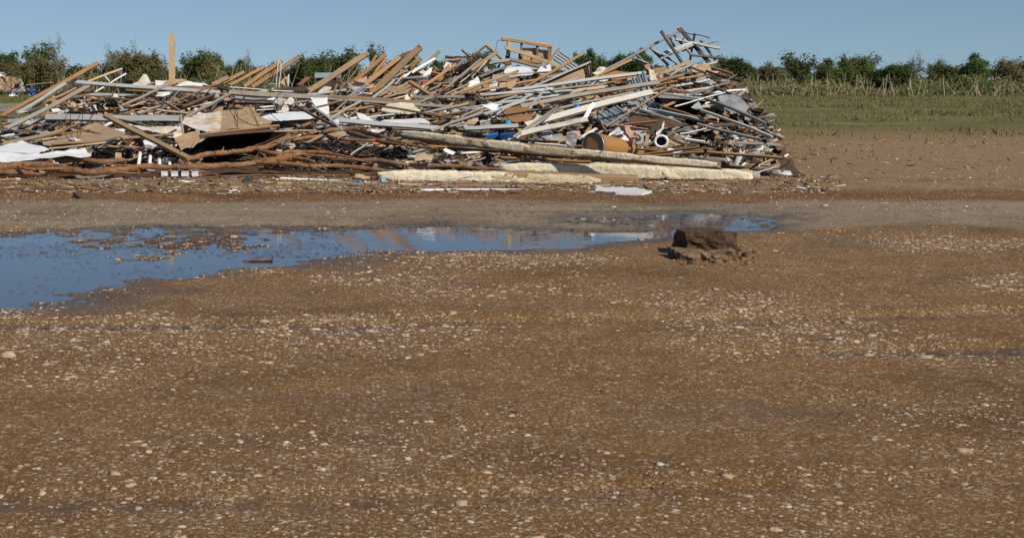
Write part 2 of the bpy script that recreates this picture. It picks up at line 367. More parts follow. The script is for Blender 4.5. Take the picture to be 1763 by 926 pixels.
xs = np.concatenate([[-900, -400, -200, -120, -80, -55, -40, -30, -22, -16, -12, -10], np.arange(-8.6, 14.01, .055), [15, 17, 20, 26, 34, 46, 60, 85, 120, 200, 400, 900]])
ys = np.concatenate([[-60, -20, 0, 3, 5], np.arange(6, 34.01, .055), [35, 36.5, 38, 40, 43, 47, 52, 58, 66, 76, 90, 105, 120, 140, 165, 195, 240, 320, 500, 900, 1600]])
gx, gy = np.meshgrid(xs, ys, indexing='ij')
gz = ground_z(gx, gy)
nx, ny = len(xs), len(ys)
ii = np.arange(nx * ny).reshape(nx, ny)
gf = np.stack([ii[:-1, :-1], ii[1:, :-1], ii[1:, 1:], ii[:-1, 1:]], -1).reshape(-1, 4)
def ground_material():
    m = bpy.data.materials.new("ground"); m.use_nodes = True; t = m.node_tree; t.nodes.clear(); l = t.links.new; N = t.nodes.new
    def nz(s, d=5, vec=None, rough=.6):
        n = N("ShaderNodeTexNoise"); sock(n, "Scale", s); sock(n, "Detail", d); sock(n, "Roughness", rough); l(vec or pos, n.inputs["Vector"]); return n.outputs[0]
    def ramp(fac, *st):
        r = N("ShaderNodeValToRGB"); e = r.color_ramp.elements
        while len(e) < len(st): e.new(.5)
        for q, (p, c) in zip(e, st): q.position = p; q.color = rgb(c) if isinstance(c, tuple) else (c, c, c, 1)
        l(fac, r.inputs[0]); return r.outputs[0]
    def mix(fac, a, b):
        x = N("ShaderNodeMix"); x.data_type = 'RGBA'
        for s, q in ((0, fac), (6, a), (7, b)):
            if isinstance(q, tuple): x.inputs[s].default_value = rgb(q)
            elif isinstance(q, (int, float)): x.inputs[s].default_value = q
            else: l(q, x.inputs[s])
        return x.outputs[2]
    def math_(op, a, b=None):
        x = N("ShaderNodeMath"); x.operation = op
        for s, q in ((0, a), (1, b)):
            if q is None: continue
            if isinstance(q, (int, float)): x.inputs[s].default_value = q
            else: l(q, x.inputs[s])
        return x.outputs[0]
    geo = N("ShaderNodeNewGeometry"); pos = geo.outputs["Position"]
    sep = N("ShaderNodeSeparateXYZ"); l(pos, sep.inputs[0])
    wob = math_('MULTIPLY', math_('SUBTRACT', nz(.45, 4), .5), 3.2)
    yy = math_('ADD', sep.outputs[1], wob)
    def rng(a, b):
        r = N("ShaderNodeMapRange"); r.inputs[1].default_value = a; r.inputs[2].default_value = b; l(yy, r.inputs[0]); return r.outputs[0]
    n_fine, n_mid = nz(46, 9, rough=.78), nz(2.2, 6)
    dirt = ramp(n_fine, (.34, (.10, .050, .019)), (.5, (.235, .130, .055)), (.66, (.39, .245, .128)))
    dirt = mix(ramp(n_mid, (.42, 0.), (.6, .65)), dirt, ramp(n_fine, (.35, (.11, .055, .020)), (.65, (.27, .145, .058))))
    grey = ramp(n_fine, (.34, (.12, .088, .056)), (.5, (.255, .20, .14)), (.66, (.39, .32, .24)))
    mulch = ramp(n_fine, (.35, (.085, .034, .013)), (.55, (.205, .092, .034)), (.70, (.36, .215, .11)))
    back = ramp(n_fine, (.34, (.10, .058, .028)), (.5, (.25, .16, .085)), (.66, (.42, .30, .18)))
    field = ramp(nz(.25, 6), (.35, (.12, .12, .045)), (.55, (.17, .15, .065)), (.7, (.24, .19, .11)))
    c = mix(rng(21.6, 22.6), dirt, grey); c = mix(rng(26.4, 27.2), c, mulch); c = mix(rng(29.2, 30.2), c, back); c = mix(rng(58, 70), c, field)
    # single stones
    for s, thr, cols in ((30, .82, ((.30, .20, .115), (.60, .49, .36))), (70, .66, ((.27, .17, .09), (.56, .44, .30)))):
        v = N("ShaderNodeTexVoronoi"); sock(v, "Scale", s); sock(v, "Randomness", 1); l(pos, v.inputs["Vector"])
        sp = N("ShaderNodeSeparateColor"); l(v.outputs["Color"], sp.inputs[0])
        dens = math_('ADD', sp.outputs[0], math_('MULTIPLY', math_('SUBTRACT', nz(.9, 4), .5), .55))
        isn = ramp(dens, (thr, 0.), (thr + .03, 1.)); near = ramp(v.outputs["Distance"], (.42, 1.), (.55, 0.))
        f = math_('MULTIPLY', math_('MULTIPLY', isn, near), math_('SUBTRACT', 1.0, rng(50, 60)))
        c = mix(f, c, mix(sp.outputs[1], *cols))
    wet = N("ShaderNodeMapRange"); wet.inputs[1].default_value = .046; wet.inputs[2].default_value = .008; l(sep.outputs[2], wet.inputs[0])
    near_w = math_('MULTIPLY', wet.outputs[0], math_('SUBTRACT', 1.0, rng(30, 31)))
    hs = N("ShaderNodeHueSaturation"); sock(hs, "Value", .55); l(c, hs.inputs["Color"])
    c = mix(near_w, c, hs.outputs[0])
    hd = N("ShaderNodeHueSaturation"); sock(hd, "Value", .68); l(c, hd.inputs["Color"]); c = mix(math_('MULTIPLY', ramp(nz(.33, 5), (.52, 0.), (.66, .9)), math_('SUBTRACT', 1.0, rng(30, 40))), c, hd.outputs[0])
    b = N("ShaderNodeBsdfPrincipled"); l(c, b.inputs["Base Color"])
    ro = N("ShaderNodeMapRange"); ro.inputs[3].default_value = .93; ro.inputs[4].default_value = .35; l(near_w, ro.inputs[0]); l(ro.outputs[0], b.inputs["Roughness"])
    sp_ = N("ShaderNodeMapRange"); sp_.inputs[3].default_value = .04; sp_.inputs[4].default_value = .5; l(near_w, sp_.inputs[0]); l(sp_.outputs[0], b.inputs["Specular IOR Level"])
    bp = N("ShaderNodeBump"); bp.inputs["Strength"].default_value = .7; bp.inputs["Distance"].default_value = .03; l(n_fine, bp.inputs["Height"]); l(bp.outputs[0], b.inputs["Normal"])
    o = N("ShaderNodeOutputMaterial"); l(b.outputs[0], o.inputs[0]); MATS["ground"] = m
ground_material()
prop(link("ground", np_mesh(np.stack([gx, gy, gz], -1).reshape(-1, 3), gf, True), "ground"), kind='structure')

def water_material():
    m = bpy.data.materials.new("water"); m.use_nodes = True; t = m.node_tree; b = t.nodes["Principled BSDF"]; l = t.links.new
    b.inputs["Base Color"].default_value = (.050, .050, .066, 1); b.inputs["Roughness"].default_value = .015; b.inputs["IOR"].default_value = 1.33
    g = t.nodes.new("ShaderNodeNewGeometry"); mp = t.nodes.new("ShaderNodeVectorMath"); mp.operation = 'MULTIPLY'; mp.inputs[1].default_value = (1.2, 3, 1); l(g.outputs["Position"], mp.inputs[0])
    n = t.nodes.new("ShaderNodeTexNoise"); sock(n, "Scale", 1.6); sock(n, "Detail", 3); l(mp.outputs[0], n.inputs["Vector"])
    bp = t.nodes.new("ShaderNodeBump"); bp.inputs["Strength"].default_value = .02; bp.inputs["Distance"].default_value = .05
    l(n.outputs[0], bp.inputs["Height"]); l(bp.outputs[0], b.inputs["Normal"]); MATS["water"] = m
water_material()
prop(link("puddle_water", mesh([(-9, 11, 0), (10.5, 11, 0), (10.5, 26.5, 0), (-9, 26.5, 0)], [(0, 1, 2, 3)]), "water"), kind='structure')
P = [GP(-60, 192), GP(52, 192), GP(60, 179), GP(-60, 179)]
prop(link("road", mesh([(p.x, p.y, .05) for p in P] + [(p.x, p.y, -.1) for p in P], [(0, 1, 2, 3), (0, 4, 5, 1), (1, 5, 6, 2), (2, 6, 7, 3), (3, 7, 4, 0)]), "concrete"), kind='structure')

def ico(seed):
    t = (1 + 5 ** .5) / 2; v = np.array([(-1, t, 0), (1, t, 0), (-1, -t, 0), (1, -t, 0), (0, -1, t), (0, 1, t), (0, -1, -t), (0, 1, -t), (t, 0, -1), (t, 0, 1), (-t, 0, -1), (-t, 0, 1)], float) / 1.9
    f = np.array([(0, 11, 5), (0, 5, 1), (0, 1, 7), (0, 7, 10), (0, 10, 11), (1, 5, 9), (5, 11, 4), (11, 10, 2), (10, 7, 6), (7, 1, 8), (3, 9, 4), (3, 4, 2), (3, 2, 6), (3, 6, 8), (3, 8, 9), (4, 9, 5), (2, 4, 11), (6, 2, 10), (8, 6, 7), (9, 8, 1)])
    return v * np.random.default_rng(seed).uniform(.7, 1.25, (12, 1)), f
def scatter(pos, size, base_v, base_f, flat, rng=NR):
    n = len(pos); a = rng.uniform(0, 6.28, n); sx = size * rng.uniform(.7, 1.4, n); sy = size * rng.uniform(.6, 1.1, n); sz = size * flat * rng.uniform(.6, 1.2, n)
    bv = base_v[None] * np.stack([sx, sy, sz], -1)[:, None]
    ca, sa = np.cos(a)[:, None], np.sin(a)[:, None]
    v = np.stack([bv[..., 0] * ca - bv[..., 1] * sa, bv[..., 0] * sa + bv[..., 1] * ca, bv[..., 2]], -1) + pos[:, None]
    f = base_f[None] + (np.arange(n) * len(base_v))[:, None, None]
    return v.reshape(-1, 3), f.reshape(-1, base_f.shape[1])
def ground_points(n, y0, y1, dens=None, dry=.004, wide=1.0, zmax=9):
    """random points of the ground in front of the camera, as evenly spread as gravel lies"""
    y = NR.uniform(y0 ** 2, y1 ** 2, n) ** .5; x = NR.uniform(-.235, .44, n) * y * wide
    z = ground_z(x, y); k = (z > dry) & (z < zmax)
    if dens is not None: k &= NR.random(n) < dens(x, y)
    return np.stack([x, y, z], -1)[k]
clump = lambda x, y: np.clip(.40 + 2.6 * fbm(x, y, .55, 91, 5), .02, 1)
V = []; F = []; b0 = 0
for q, (n, y0, y1, s) in enumerate([(34000, 6.6, 13, .0058), (22000, 10, 21, .0095), (42000, 13, 20.5, .0105), (9000, 6.6, 22, .012), (1500, 6.6, 22, .019), (160, 6.6, 22, .024), (11000, 21, 33, .012), (7000, 33, 60, .022)]):
    p = ground_points(n, y0, y1, clump); v, f = ico(q + 3); p[:, 2] -= s * .22; v, f = scatter(p, s * np.exp(NR.normal(0, .48, len(p))), v, f, .42); V.append(v); F.append(f + b0); b0 += len(v)
prop(link("gravel", np_mesh(np.concatenate(V), np.concatenate(F)), "stone"), kind='stuff')
# leaves, straw and splinters on the ground and in the shallow water
leafv = np.array([(-1, 0, 0), (-.2, -.35, .12), (1, 0, .05), (.1, .35, .15)], float); leaff = np.array([(0, 1, 2, 3)])
V = []; F = []; b0 = 0
for n, y0, y1, s, dry, zm in [(26000, 15.6, 23.6, .036, -.06, .02), (3500, 7, 22, .028, .006, 9), (5200, 22.5, 33, .045, .0, 9)]:
    p = ground_points(n, y0, y1, (lambda x, y: np.clip(.5 + 1.6 * fbm(x, y, 1.1, 17, 3), .02, 1) * np.where((x / y * FX + PX > 590) & (x / y * FX + PX < 1090) & (HZ + FX * H / y > 400) & (HZ + FX * H / y < 432), .02, 1) * np.where(HZ + FX * H / y > 445, .25, 1)), dry, zmax=zm)
    p[:, 2] = np.maximum(p[:, 2], 0) + .006
    v, f = scatter(p, s * NR.uniform(.4, 1.5, len(p)), leafv * (1.0, .7, .45), leaff, .6); V.append(v); F.append(f + b0); b0 += len(v)
prop(link("leaf_litter", np_mesh(np.concatenate(V), np.concatenate(F)), "litter"), kind='stuff')

# ---------------- grass and trees behind ----------------
def blades(n, x0, x1, y0, y1, h, name):
    x = NR.uniform(x0, x1, n); y = NR.uniform(y0, y1, n); k = NR.random(n) < np.clip((y - y0) / 30, 0, 1) * np.clip(.5 + 2.2 * fbm(x, y, .12, 61, 4), 0, 1); x, y = x[k], y[k]; n = len(x)
    h = h * np.clip(.7 + 1.2 * fbm(x, y, .3, 62, 3), .25, 2); a = NR.uniform(0, 3.14, n); w = .03; hh = h * NR.uniform(.5, 1.4, n)
    p = np.stack([x, y, np.full(n, .01)], -1); d = np.stack([np.cos(a) * w, np.sin(a) * w, np.zeros(n)], -1); tip = p + np.stack([NR.uniform(-.2, .2, n) * h * 4, NR.uniform(-.2, .2, n) * h * 4, hh], -1)
    v = np.stack([p - d, p + d, tip], 1).reshape(-1, 3); f = np.arange(n * 3).reshape(n, 3)
    prop(link(name, np_mesh(v, f), "grass_blade"), kind='stuff')
blades(26000, -42, -21, 100, 190, .4, "grass")
blades(9000, 9, 40, 36, 75, .12, "weeds")
blades(70000, 13, 90, 48, 192, .26, "meadow_grass")

class Tree:
    def __init__(s, seed, h, spread, stems=3, leaves=1.0, lean=.0, leaf=.125, bare=.12, crown_low=.25, bend=0):
        s.r = random.Random(seed); s.segs = []; s.tips = []; s.h = h; s.spread = spread; s.bend = bend; s.low = crown_low * h
        for i in range(stems):
            a = s.r.random() * 6.28; o = .25 * s.r.random() * (stems > 1)
            d = Vector((math.cos(a) * spread * .35 + lean, math.sin(a) * spread * .35, 1)).normalized()
            s.grow(Vector((math.cos(a) * o, math.sin(a) * o, -.05)), d, h * (.42 + .1 * s.r.random()), .062 * h / 4 * (1.2 if stems == 1 else .85), 0)
        V = []; F = []
        for P, r in s.segs:
            v, f = tube_data(P, r, 5 if r[0] > .03 else 3, base=len(V), cap=False); V += v; F += f
        s.trunk = mesh(V, F, True)
        n = 0; pos = []; out = []
        for p, q in s.tips:
            if s.r.random() < bare: continue
            k = int(leaves * 15 * (.1 + 1.5 * s.r.random() ** 1.5))
            rad = .42 * (.5 + .9 * s.r.random())
            for _ in range(k):
                u = Vector((s.r.gauss(0, 1), s.r.gauss(0, 1), s.r.gauss(0, .8))) * rad * .6
                pos.append((p + u)[:]); out.append((u.normalized() * .9 + Vector((0, 0, .5)) + (p.normalized() * .5))[:])
        pos = np.array(pos) if pos else np.zeros((0, 3)); out = np.array(out) if len(out) else np.zeros((0, 3)); up_ = pos[:, 2] > .1; pos, out = pos[up_], out[up_]
        g = np.random.default_rng(seed); n = len(pos); c = leaf * g.uniform(.5, 1.3, n)
        out = out + g.normal(0, .45, (n, 3)); a = np.cross(out, g.normal(size=(n, 3))); a /= np.linalg.norm(a, axis=1)[:, None] + 1e-9; b = np.cross(out, a); b /= np.linalg.norm(b, axis=1)[:, None] + 1e-9
        a *= c[:, None]; b *= c[:, None] * .55
        v = np.stack([pos - a, pos - b, pos + a, pos + b], 1).reshape(-1, 3)
        s.crown = np_mesh(v, np.arange(n * 4).reshape(n, 4)) if n else None
    def grow(s, p, d, L, r, lev):
        P = [p.copy()]; R_ = [r]; n = 4
        for i in range(n):
            d = (d + Vector((s.r.gauss(0, .16) + s.bend * .12, s.r.gauss(0, .16), .05))).normalized(); p = p + d * L / n; P.append(p.copy()); R_.append(max(.014, r * (1 - .55 * (i + 1) / n)))
            if lev < 3 + (s.h and lev == 3 and False) and (i > 0 or lev > 0):
                for _ in range(1 + (s.r.random() < .55)):
                    e = (d + Vector((s.r.gauss(0, .65), s.r.gauss(0, .65), s.r.gauss(.1, .35))) * (.7 + s.spread * .5)).normalized()
                    s.grow(p, e, L * (.5 + .25 * s.r.random()), R_[-1] * .6, lev + 1)
            if lev >= 2 and p.z > s.low: s.tips.append((p.copy(), d))
        s.segs.append((P, R_))
PROTO = {
    'bushy': Tree(1, 5, 1.0, 5, .50, leaf=.14, bare=.15), 'bushy2': Tree(2, 5, 1.1, 5, .46, leaf=.14, bare=.2), 'round': Tree(3, 5, .9, 3, 1.15, crown_low=.2), 'round2': Tree(8, 5, 1.0, 3, 1.1, crown_low=.2),
    'sparse': Tree(4, 5, .6, 2, .28, leaf=.16), 'bare': Tree(5, 5, .45, 2, .18, leaf=.10, bare=.5, bend=-.6), 'bare2': Tree(6, 5, .7, 3, .16, leaf=.10, bare=.6), 'thin': Tree(7, 5, .5, 3, .45),
}
TOPS = {k: max(max(v.co.z for v in t.trunk.vertices), max((v.co.z for v in t.crown.vertices), default=0)) for k, t in PROTO.items()}
WIDE = {k: 2 * np.percentile([abs(v.co.x) for v in t.crown.vertices], 93) for k, t in PROTO.items()}
SPUN = {}
def tree(x, top, wpx, kind, leafm, label, d=0, barkm="twig", name=None):
    Y = 196 + d; s = Y / FX; h = H + (HZ - top) * s; t = PROTO[kind]
    key = (kind, leafm, barkm)
    if key not in SPUN:
        tm, cm = t.trunk.copy(), t.crown.copy(); tm.materials.append(MATS[barkm]); cm.materials.append(MATS[leafm]); SPUN[key] = (tm, cm)
    tm, cm = SPUN[key]
    e = empty(name or {'bushy': 'bushy_tree', 'bushy2': 'bushy_tree', 'round': 'leafy_tree', 'round2': 'leafy_tree', 'sparse': 'thin_tree', 'bare': 'stripped_tree', 'bare2': 'stripped_tree', 'thin': 'thin_tree'}[kind], ((x - PX) * s, Y, 0))
    k = h / TOPS[kind]; w = .74 * wpx * s / WIDE[kind]; e.scale = (w, w, k); e.rotation_euler = (0, 0, R.choice((0, math.pi)) + R.uniform(-.5, .5))
    for nm, me in (("trunk", tm), ("crown", cm)):
        o = bpy.data.objects.new(nm, me); COL.objects.link(o); o.parent = e
    prop(e, label, "tree", "storm damaged trees behind the heap")
for a in [
    (-8, 82, 70, 'round', 'leaf_dark', "dark green tree at the far end above the collapsed brick wall"),
    (30, 100, 70, 'bushy', 'leaf_olive', "low olive bush tree just beyond the brick wall rubble", -8),
    (22, 84, 40, 'bare2', 'leaf_green', "thin grey twiggy tree rising over the olive bush by the brick wall", 3),
    (66, 66, 60, 'sparse', 'leaf_green', "open airy tree beside the tall wind-bent stripped tree", 6),
    (70, 82, 80, 'bushy2', 'leaf_olive', "broad yellowish bushy tree in front of the open airy one", -4),
    (104, 54, 50, 'bare', 'leaf_green', "tall wind-bent stripped tree with scraps of cloth caught in it", -9),
    (132, 106, 70, 'round', 'leaf_green', "low green tree behind the raised end of the longest tan beam", 8),
    (172, 104, 40, 'round2', 'leaf_green', "small green tree behind the white stick, left of the brown bushy tree", 5),
    (190, 68, 60, 'bare2', 'leaf_green', "grey half-bare tree leaning left over the white curved shell", 3),
    (218, 62, 60, 'bare2', 'leaf_dry', "bare purple-grey tree standing behind the brown bushy tree", 9),
    (236, 82, 84, 'bushy', 'leaf_olive', "big brownish bushy tree directly above the white curved shell", -3),
    (268, 112, 44, 'round2', 'leaf_green', "low bright green tree left of the splintered post", -6),
    (284, 92, 24, 'bare', 'leaf_green', "slim bare tree just left of the splintered post", 4),
    (318, 118, 50, 'round', 'leaf_dark', "low dark tree just right of the splintered post", 6),
    (334, 80, 50, 'sparse', 'leaf_green', "pale trunked tree with tufted top right of the splintered post", 0),
    (352, 84, 64, 'thin', 'leaf_olive', "leaning olive tree with many thin stems behind the stepped rafters", 3),
    (371, 84, 34, 'round', 'leaf_green', "narrow dark topped tree above the stepped rafters", 8),
    (402, 98, 50, 'round2', 'leaf_green', "low rounded tree above the short rafter pair", 5),
    (423, 78, 30, 'bare2', 'leaf_dry', "bare pale tree poking above the short rafter pair", 8),
    (448, 108, 50, 'bushy', 'leaf_olive', "low brownish tree behind the white cord", 3),
    (470, 98, 54, 'bushy2', 'leaf_green', "green tree behind the two long rafters with the white cord", 6),
    (505, 104, 40, 'round', 'leaf_olive', "olive tree right of the white cord", 0),
    (545, 88, 64, 'bushy', 'leaf_green', "full green tree above the small grey roofed shed", -2),
    (582, 77, 64, 'sparse', 'leaf_green', "tall open topped tree above and right of the grey shed", 2),
    (600, 98, 60, 'thin', 'leaf_olive', "olive tree behind the thick pale rafter beside the shed", 5),
    (648, 68, 30, 'sparse', 'leaf_green', "slender tree standing alone above the three parallel rafters", 8),
    (650, 104, 60, 'bushy2', 'leaf_green', "low green tree at the foot of the slender lone tree", 2),
    (690, 84, 52, 'round', 'leaf_dark', "dark green tree left of the thickest rafter", 4),
    (736, 100, 54, 'round2', 'leaf_green', "green tree between the thickest rafter and the thin upright one", 2),
    (768, 96, 44, 'bushy', 'leaf_green', "low green tree right of the short pale upright rafter", 5),
    (822, 80, 44, 'round', 'leaf_dark', "dark tree showing through the triangle of crossed boards", 3),
    (846, 92, 30, 'round2', 'leaf_dark', "small dark tree just right of the crossed boards", 6),
    (1008, 84, 40, 'round', 'leaf_dark', "dark tree behind the tip of the long tan rafter by the siding wall", 5),
    (1026, 78, 56, 'round2', 'leaf_dark', "rounded dark tree right of the long tan rafter tip", 2),
    (1062, 84, 56, 'round', 'leaf_dark', "wide dark tree behind the low end of the steel rail", 4),
    (1082, 92, 40, 'bushy2', 'leaf_green', "lighter green tree behind the middle of the steel rail", 8),
    (1108, 77, 56, 'round2', 'leaf_dark', "round dark tree under the steel rail, beside the ribbed panel", 2),
]: tree(*a)
for i, (x, top, w, kd, lf, lb) in enumerate([
    (1215, 104, 60, 'bushy', 'leaf_green', "low green tree right behind the broken steel frame"),
    (1268, 90, 64, 'round', 'leaf_dark', "dark tree past the low end of the heap"),
    (1322, 98, 70, 'bushy2', 'leaf_olive', "olive bush tree past the low end of the heap"),
    (1376, 84, 60, 'sparse', 'leaf_green', "open branched tree right of the olive bush tree"),
    (1420, 96, 70, 'round2', 'leaf_green', "rounded green tree right of the open branched tree"),
    (1480, 88, 66, 'bushy', 'leaf_green', "full green tree, tallest in the middle of the field edge"),
    (1532, 104, 70, 'round', 'leaf_dark', "low dark tree at the field edge beside a bare one"),
    (1572, 80, 44, 'bare2', 'leaf_dry', "bare twiggy tree at the field edge"),
    (1620, 94, 70, 'bushy2', 'leaf_green', "bushy green tree right of the bare twiggy tree"),
    (1682, 86, 70, 'round2', 'leaf_dark', "dark round tree second from the end of the field edge"),
    (1745, 96, 76, 'bushy', 'leaf_olive', "olive tree last along the field edge"),
]): tree(x, top, w, kd, lf, lb, (i % 3) * 4)
# scrub below the trees, one thicket nobody could count
def thicket(name, n, x0, x1, y0, y1, hmax, size, mats, seed, twigs=0):
    g = np.random.default_rng(seed); x = g.uniform(x0, x1, n); y = g.uniform(y0, y1, n)
    top = hmax * (.72 + .95 * fbm(x, y * .2, .16, seed, 4)); z = np.clip(top * g.random(n) ** .8 * (1 + .25 * g.normal(0, 1, n) * (g.random(n) < .12)), .05, None)
    pos = np.stack([x, y, z], -1); c = size * g.uniform(.5, 1.3, n)
    nrm = np.array([.15, -.8, .55])[None] + g.normal(0, .7, (n, 3)); a = np.cross(nrm, g.normal(size=(n, 3))); a /= np.linalg.norm(a, axis=1)[:, None]; b = np.cross(nrm, a); b /= np.linalg.norm(b, axis=1)[:, None]
    a *= c[:, None]; b *= c[:, None] * .6
    v = np.stack([pos - a, pos - b, pos + a, pos + b], 1).reshape(-1, 3)
    mi = (fbm(x, y, .12, seed + 7, 3) + g.normal(0, .12, n) > .02).astype(int)
    if twigs:
        xt = g.uniform(x0, x1, twigs); yt = g.uniform(y0 - 1, y1, twigs); h = hmax * g.uniform(.5, 1.5, twigs) * np.where(xt < 0, 1.15, .8); lean = g.normal(0, .42, twigs) * h; r = g.uniform(.015, .045, twigs)
        p = np.stack([xt, yt, np.zeros(twigs)], -1); q = p + np.stack([lean, lean * 0, h], -1); o = np.stack([r, r * 0, r * 0], -1)
        v = np.concatenate([v, np.stack([p - o, p + o, q + o * .4, q - o * .4], 1).reshape(-1, 3)]); mi = np.concatenate([mi, np.full(twigs, 2)])
    prop(link(name, np_mesh(v, np.arange(len(v)).reshape(-1, 4), mi=mi), mats), kind='stuff')
thicket("undergrowth", 26000, -52, 92, 189, 205, 2.3, .22, ["leaf_green", "leaf_olive", "twig"], 5, 1700)
thicket("far_woods", 18000, -75, 125, 250, 262, 3.3, .40, ["leaf_dark", "leaf_green", "twig"], 6)
# ---------------- the heap: its dark core and the small splinters between the big pieces ----------------
SKYL = [(-60, 250), (-20, 215), (0, 208), (60, 180), (115, 150), (200, 150), (300, 147), (390, 148), (520, 152), (560, 142), (600, 128), (640, 114), (700, 106), (760, 102), (830, 98), (900, 110), (960, 116), (1020, 128),
        (1090, 128), (1130, 116), (1200, 104), (1245, 108), (1290, 150), (1330, 200), (1365, 250), (1400, 300), (1420, 312), (1460, 330)]
ROWS = np.arange(40, 312.5, .5); ROWY = np.array([YD(r) for r in ROWS])
def heap_row(Y): return np.interp(Y, ROWY[::-1], ROWS[::-1])
SX, SYL = np.array([p[0] for p in SKYL], float), np.array([p[1] for p in SKYL], float)
HOLLOW = [(338, 480, 34.6, 38.6, .75), (462, 560, 37.6, 40.6, .6), (1134, 1240, 39.6, 45, 1.0), (80, 310, 38.2, 40.6, .45)]   # columns, depths and how deep
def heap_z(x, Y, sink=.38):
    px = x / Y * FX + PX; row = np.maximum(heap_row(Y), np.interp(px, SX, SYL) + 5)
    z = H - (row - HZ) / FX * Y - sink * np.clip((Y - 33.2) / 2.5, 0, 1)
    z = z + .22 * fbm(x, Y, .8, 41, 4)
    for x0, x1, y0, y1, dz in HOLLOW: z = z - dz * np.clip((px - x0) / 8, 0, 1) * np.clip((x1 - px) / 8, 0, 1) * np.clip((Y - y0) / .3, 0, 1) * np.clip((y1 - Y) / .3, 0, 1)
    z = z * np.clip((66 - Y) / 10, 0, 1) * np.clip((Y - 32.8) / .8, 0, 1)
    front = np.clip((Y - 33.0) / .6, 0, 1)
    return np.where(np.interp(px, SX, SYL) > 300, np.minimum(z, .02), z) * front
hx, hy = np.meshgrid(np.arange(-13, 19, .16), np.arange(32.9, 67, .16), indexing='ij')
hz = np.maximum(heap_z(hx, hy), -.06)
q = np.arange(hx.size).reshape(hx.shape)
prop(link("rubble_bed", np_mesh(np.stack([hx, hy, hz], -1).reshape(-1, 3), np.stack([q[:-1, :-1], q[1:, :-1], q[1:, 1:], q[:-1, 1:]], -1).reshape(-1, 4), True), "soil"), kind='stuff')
def rot_boxes(n, pos, L, w, t, tilt, rng):
    yaw = rng.normal(0, .55, n) + rng.choice([0, math.pi], n); pit = rng.normal(.12, tilt, n); rol = rng.uniform(-.7, .7, n)
    a = np.stack([np.cos(yaw) * np.cos(pit), np.sin(yaw) * np.cos(pit), np.sin(pit)], -1)
    u = np.array([0, 0, 1.0])[None] + rng.normal(0, .35, (n, 3)); b = np.cross(u, a); b /= np.linalg.norm(b, axis=1)[:, None]; c = np.cross(a, b)
    c, b = c * np.cos(rol)[:, None] + b * np.sin(rol)[:, None], b * np.cos(rol)[:, None] - c * np.sin(rol)[:, None]
    s = np.array([(i, j, k) for i in (-.5, .5) for j in (-.5, .5) for k in (-.5, .5)])
    s = s[None] * np.stack([L, w, t], -1)[:, None] * rng.uniform(.75, 1.2, (n, 8, 1))
    v = pos[:, None] + s[..., 0:1] * a[:, None] + s[..., 1:2] * b[:, None] + s[..., 2:3] * c[:, None]
    f = np.array([(0, 1, 3, 2), (4, 6, 7, 5), (0, 4, 5, 1), (2, 3, 7, 6), (0, 2, 6, 4), (1, 5, 7, 3)])
    return v.reshape(-1, 3), (f[None] + (np.arange(n) * 8)[:, None, None]).reshape(-1, 4)
n = 6500
cy = NR.uniform(33.3, 55, n * 2); cpx = NR.uniform(-10, 1340, n * 2); cx = (cpx - PX) / FX * cy
ok = (np.interp(cpx, SX, SYL) < heap_row(cy) + 8) & (cy > 34.6 - 1.1 * (cpx > 1200)); cy, cx = cy[ok][:n], cx[ok][:n]; n = len(cy)
cz = heap_z(cx, cy) + NR.uniform(-.02, .16, n)
big = NR.random(n) ** 3
v, f = rot_boxes(n, np.stack([cx, cy, cz], -1), .06 + .75 * big + .1 * NR.random(n), .02 + .10 * NR.random(n) ** 2 + .12 * big, .01 + .03 * NR.random(n), .28, NR)
RM = ["tan", "orange", "brown", "grey_wood", "pale", "white", "zinc", "black", "dark_panel", "osb", "old_bark"]
mi = np.repeat(NR.choice(len(RM), n, p=[.11, .06, .20, .15, .05, .08, .09, .07, .12, .03, .04]), 6)
prop(link("splintered_rubble", np_mesh(v, f, mi=mi), RM), kind='stuff')
n = 4200
cy = NR.uniform(33.3, 55, n * 2); cpx = NR.uniform(-10, 1340, n * 2); cx = (cpx - PX) / FX * cy
ok = (np.interp(cpx, SX, SYL) < heap_row(cy) + 8) & (cy > 34.6 - 1.1 * (cpx > 1200)); cy, cx = cy[ok][:n], cx[ok][:n]; n = len(cy)
sv = np.array([(i, j, 0) for i in (-1, 0, 1) for j in (-1, 0, 1)], float); sf = np.array([(0, 3, 4, 1), (1, 4, 5, 2), (3, 6, 7, 4), (4, 7, 8, 5)])
ax1 = NR.normal(size=(n, 3)) * (1.4, .7, .6); ax1 /= np.linalg.norm(ax1, axis=1)[:, None]; ax2 = np.cross(ax1, NR.normal(size=(n, 3))); ax2 /= np.linalg.norm(ax2, axis=1)[:, None]; ax3 = np.cross(ax1, ax2)
s1 = .025 + .13 * NR.random(n) ** 3; s2 = s1 * NR.uniform(.3, .9, n); w9 = NR.normal(0, .25, (n, 9))
v = np.stack([cx, cy, heap_z(cx, cy) + NR.uniform(0, .2, n)], -1)[:, None] + (sv[None, :, 0:1] * (s1[:, None] * NR.uniform(.7, 1.3, (n, 9)))[..., None]) * ax1[:, None] + (sv[None, :, 1:2] * (s2[:, None] * NR.uniform(.7, 1.3, (n, 9)))[..., None]) * ax2[:, None] + (w9 * s1[:, None])[..., None] * ax3[:, None]
f = sf[None] + (np.arange(n) * 9)[:, None, None]
CM = ["white", "cloth_grey", "black", "osb", "plywood", "zinc", "brown", "grey_plastic", "pink", "old_bark"]
prop(link("torn_scraps", np_mesh(v.reshape(-1, 3), f.reshape(-1, 4), mi=np.repeat(NR.choice(len(CM), n, p=[.08, .13, .20, .08, .10, .10, .16, .05, .03, .07]), 4)), CM), kind='stuff')
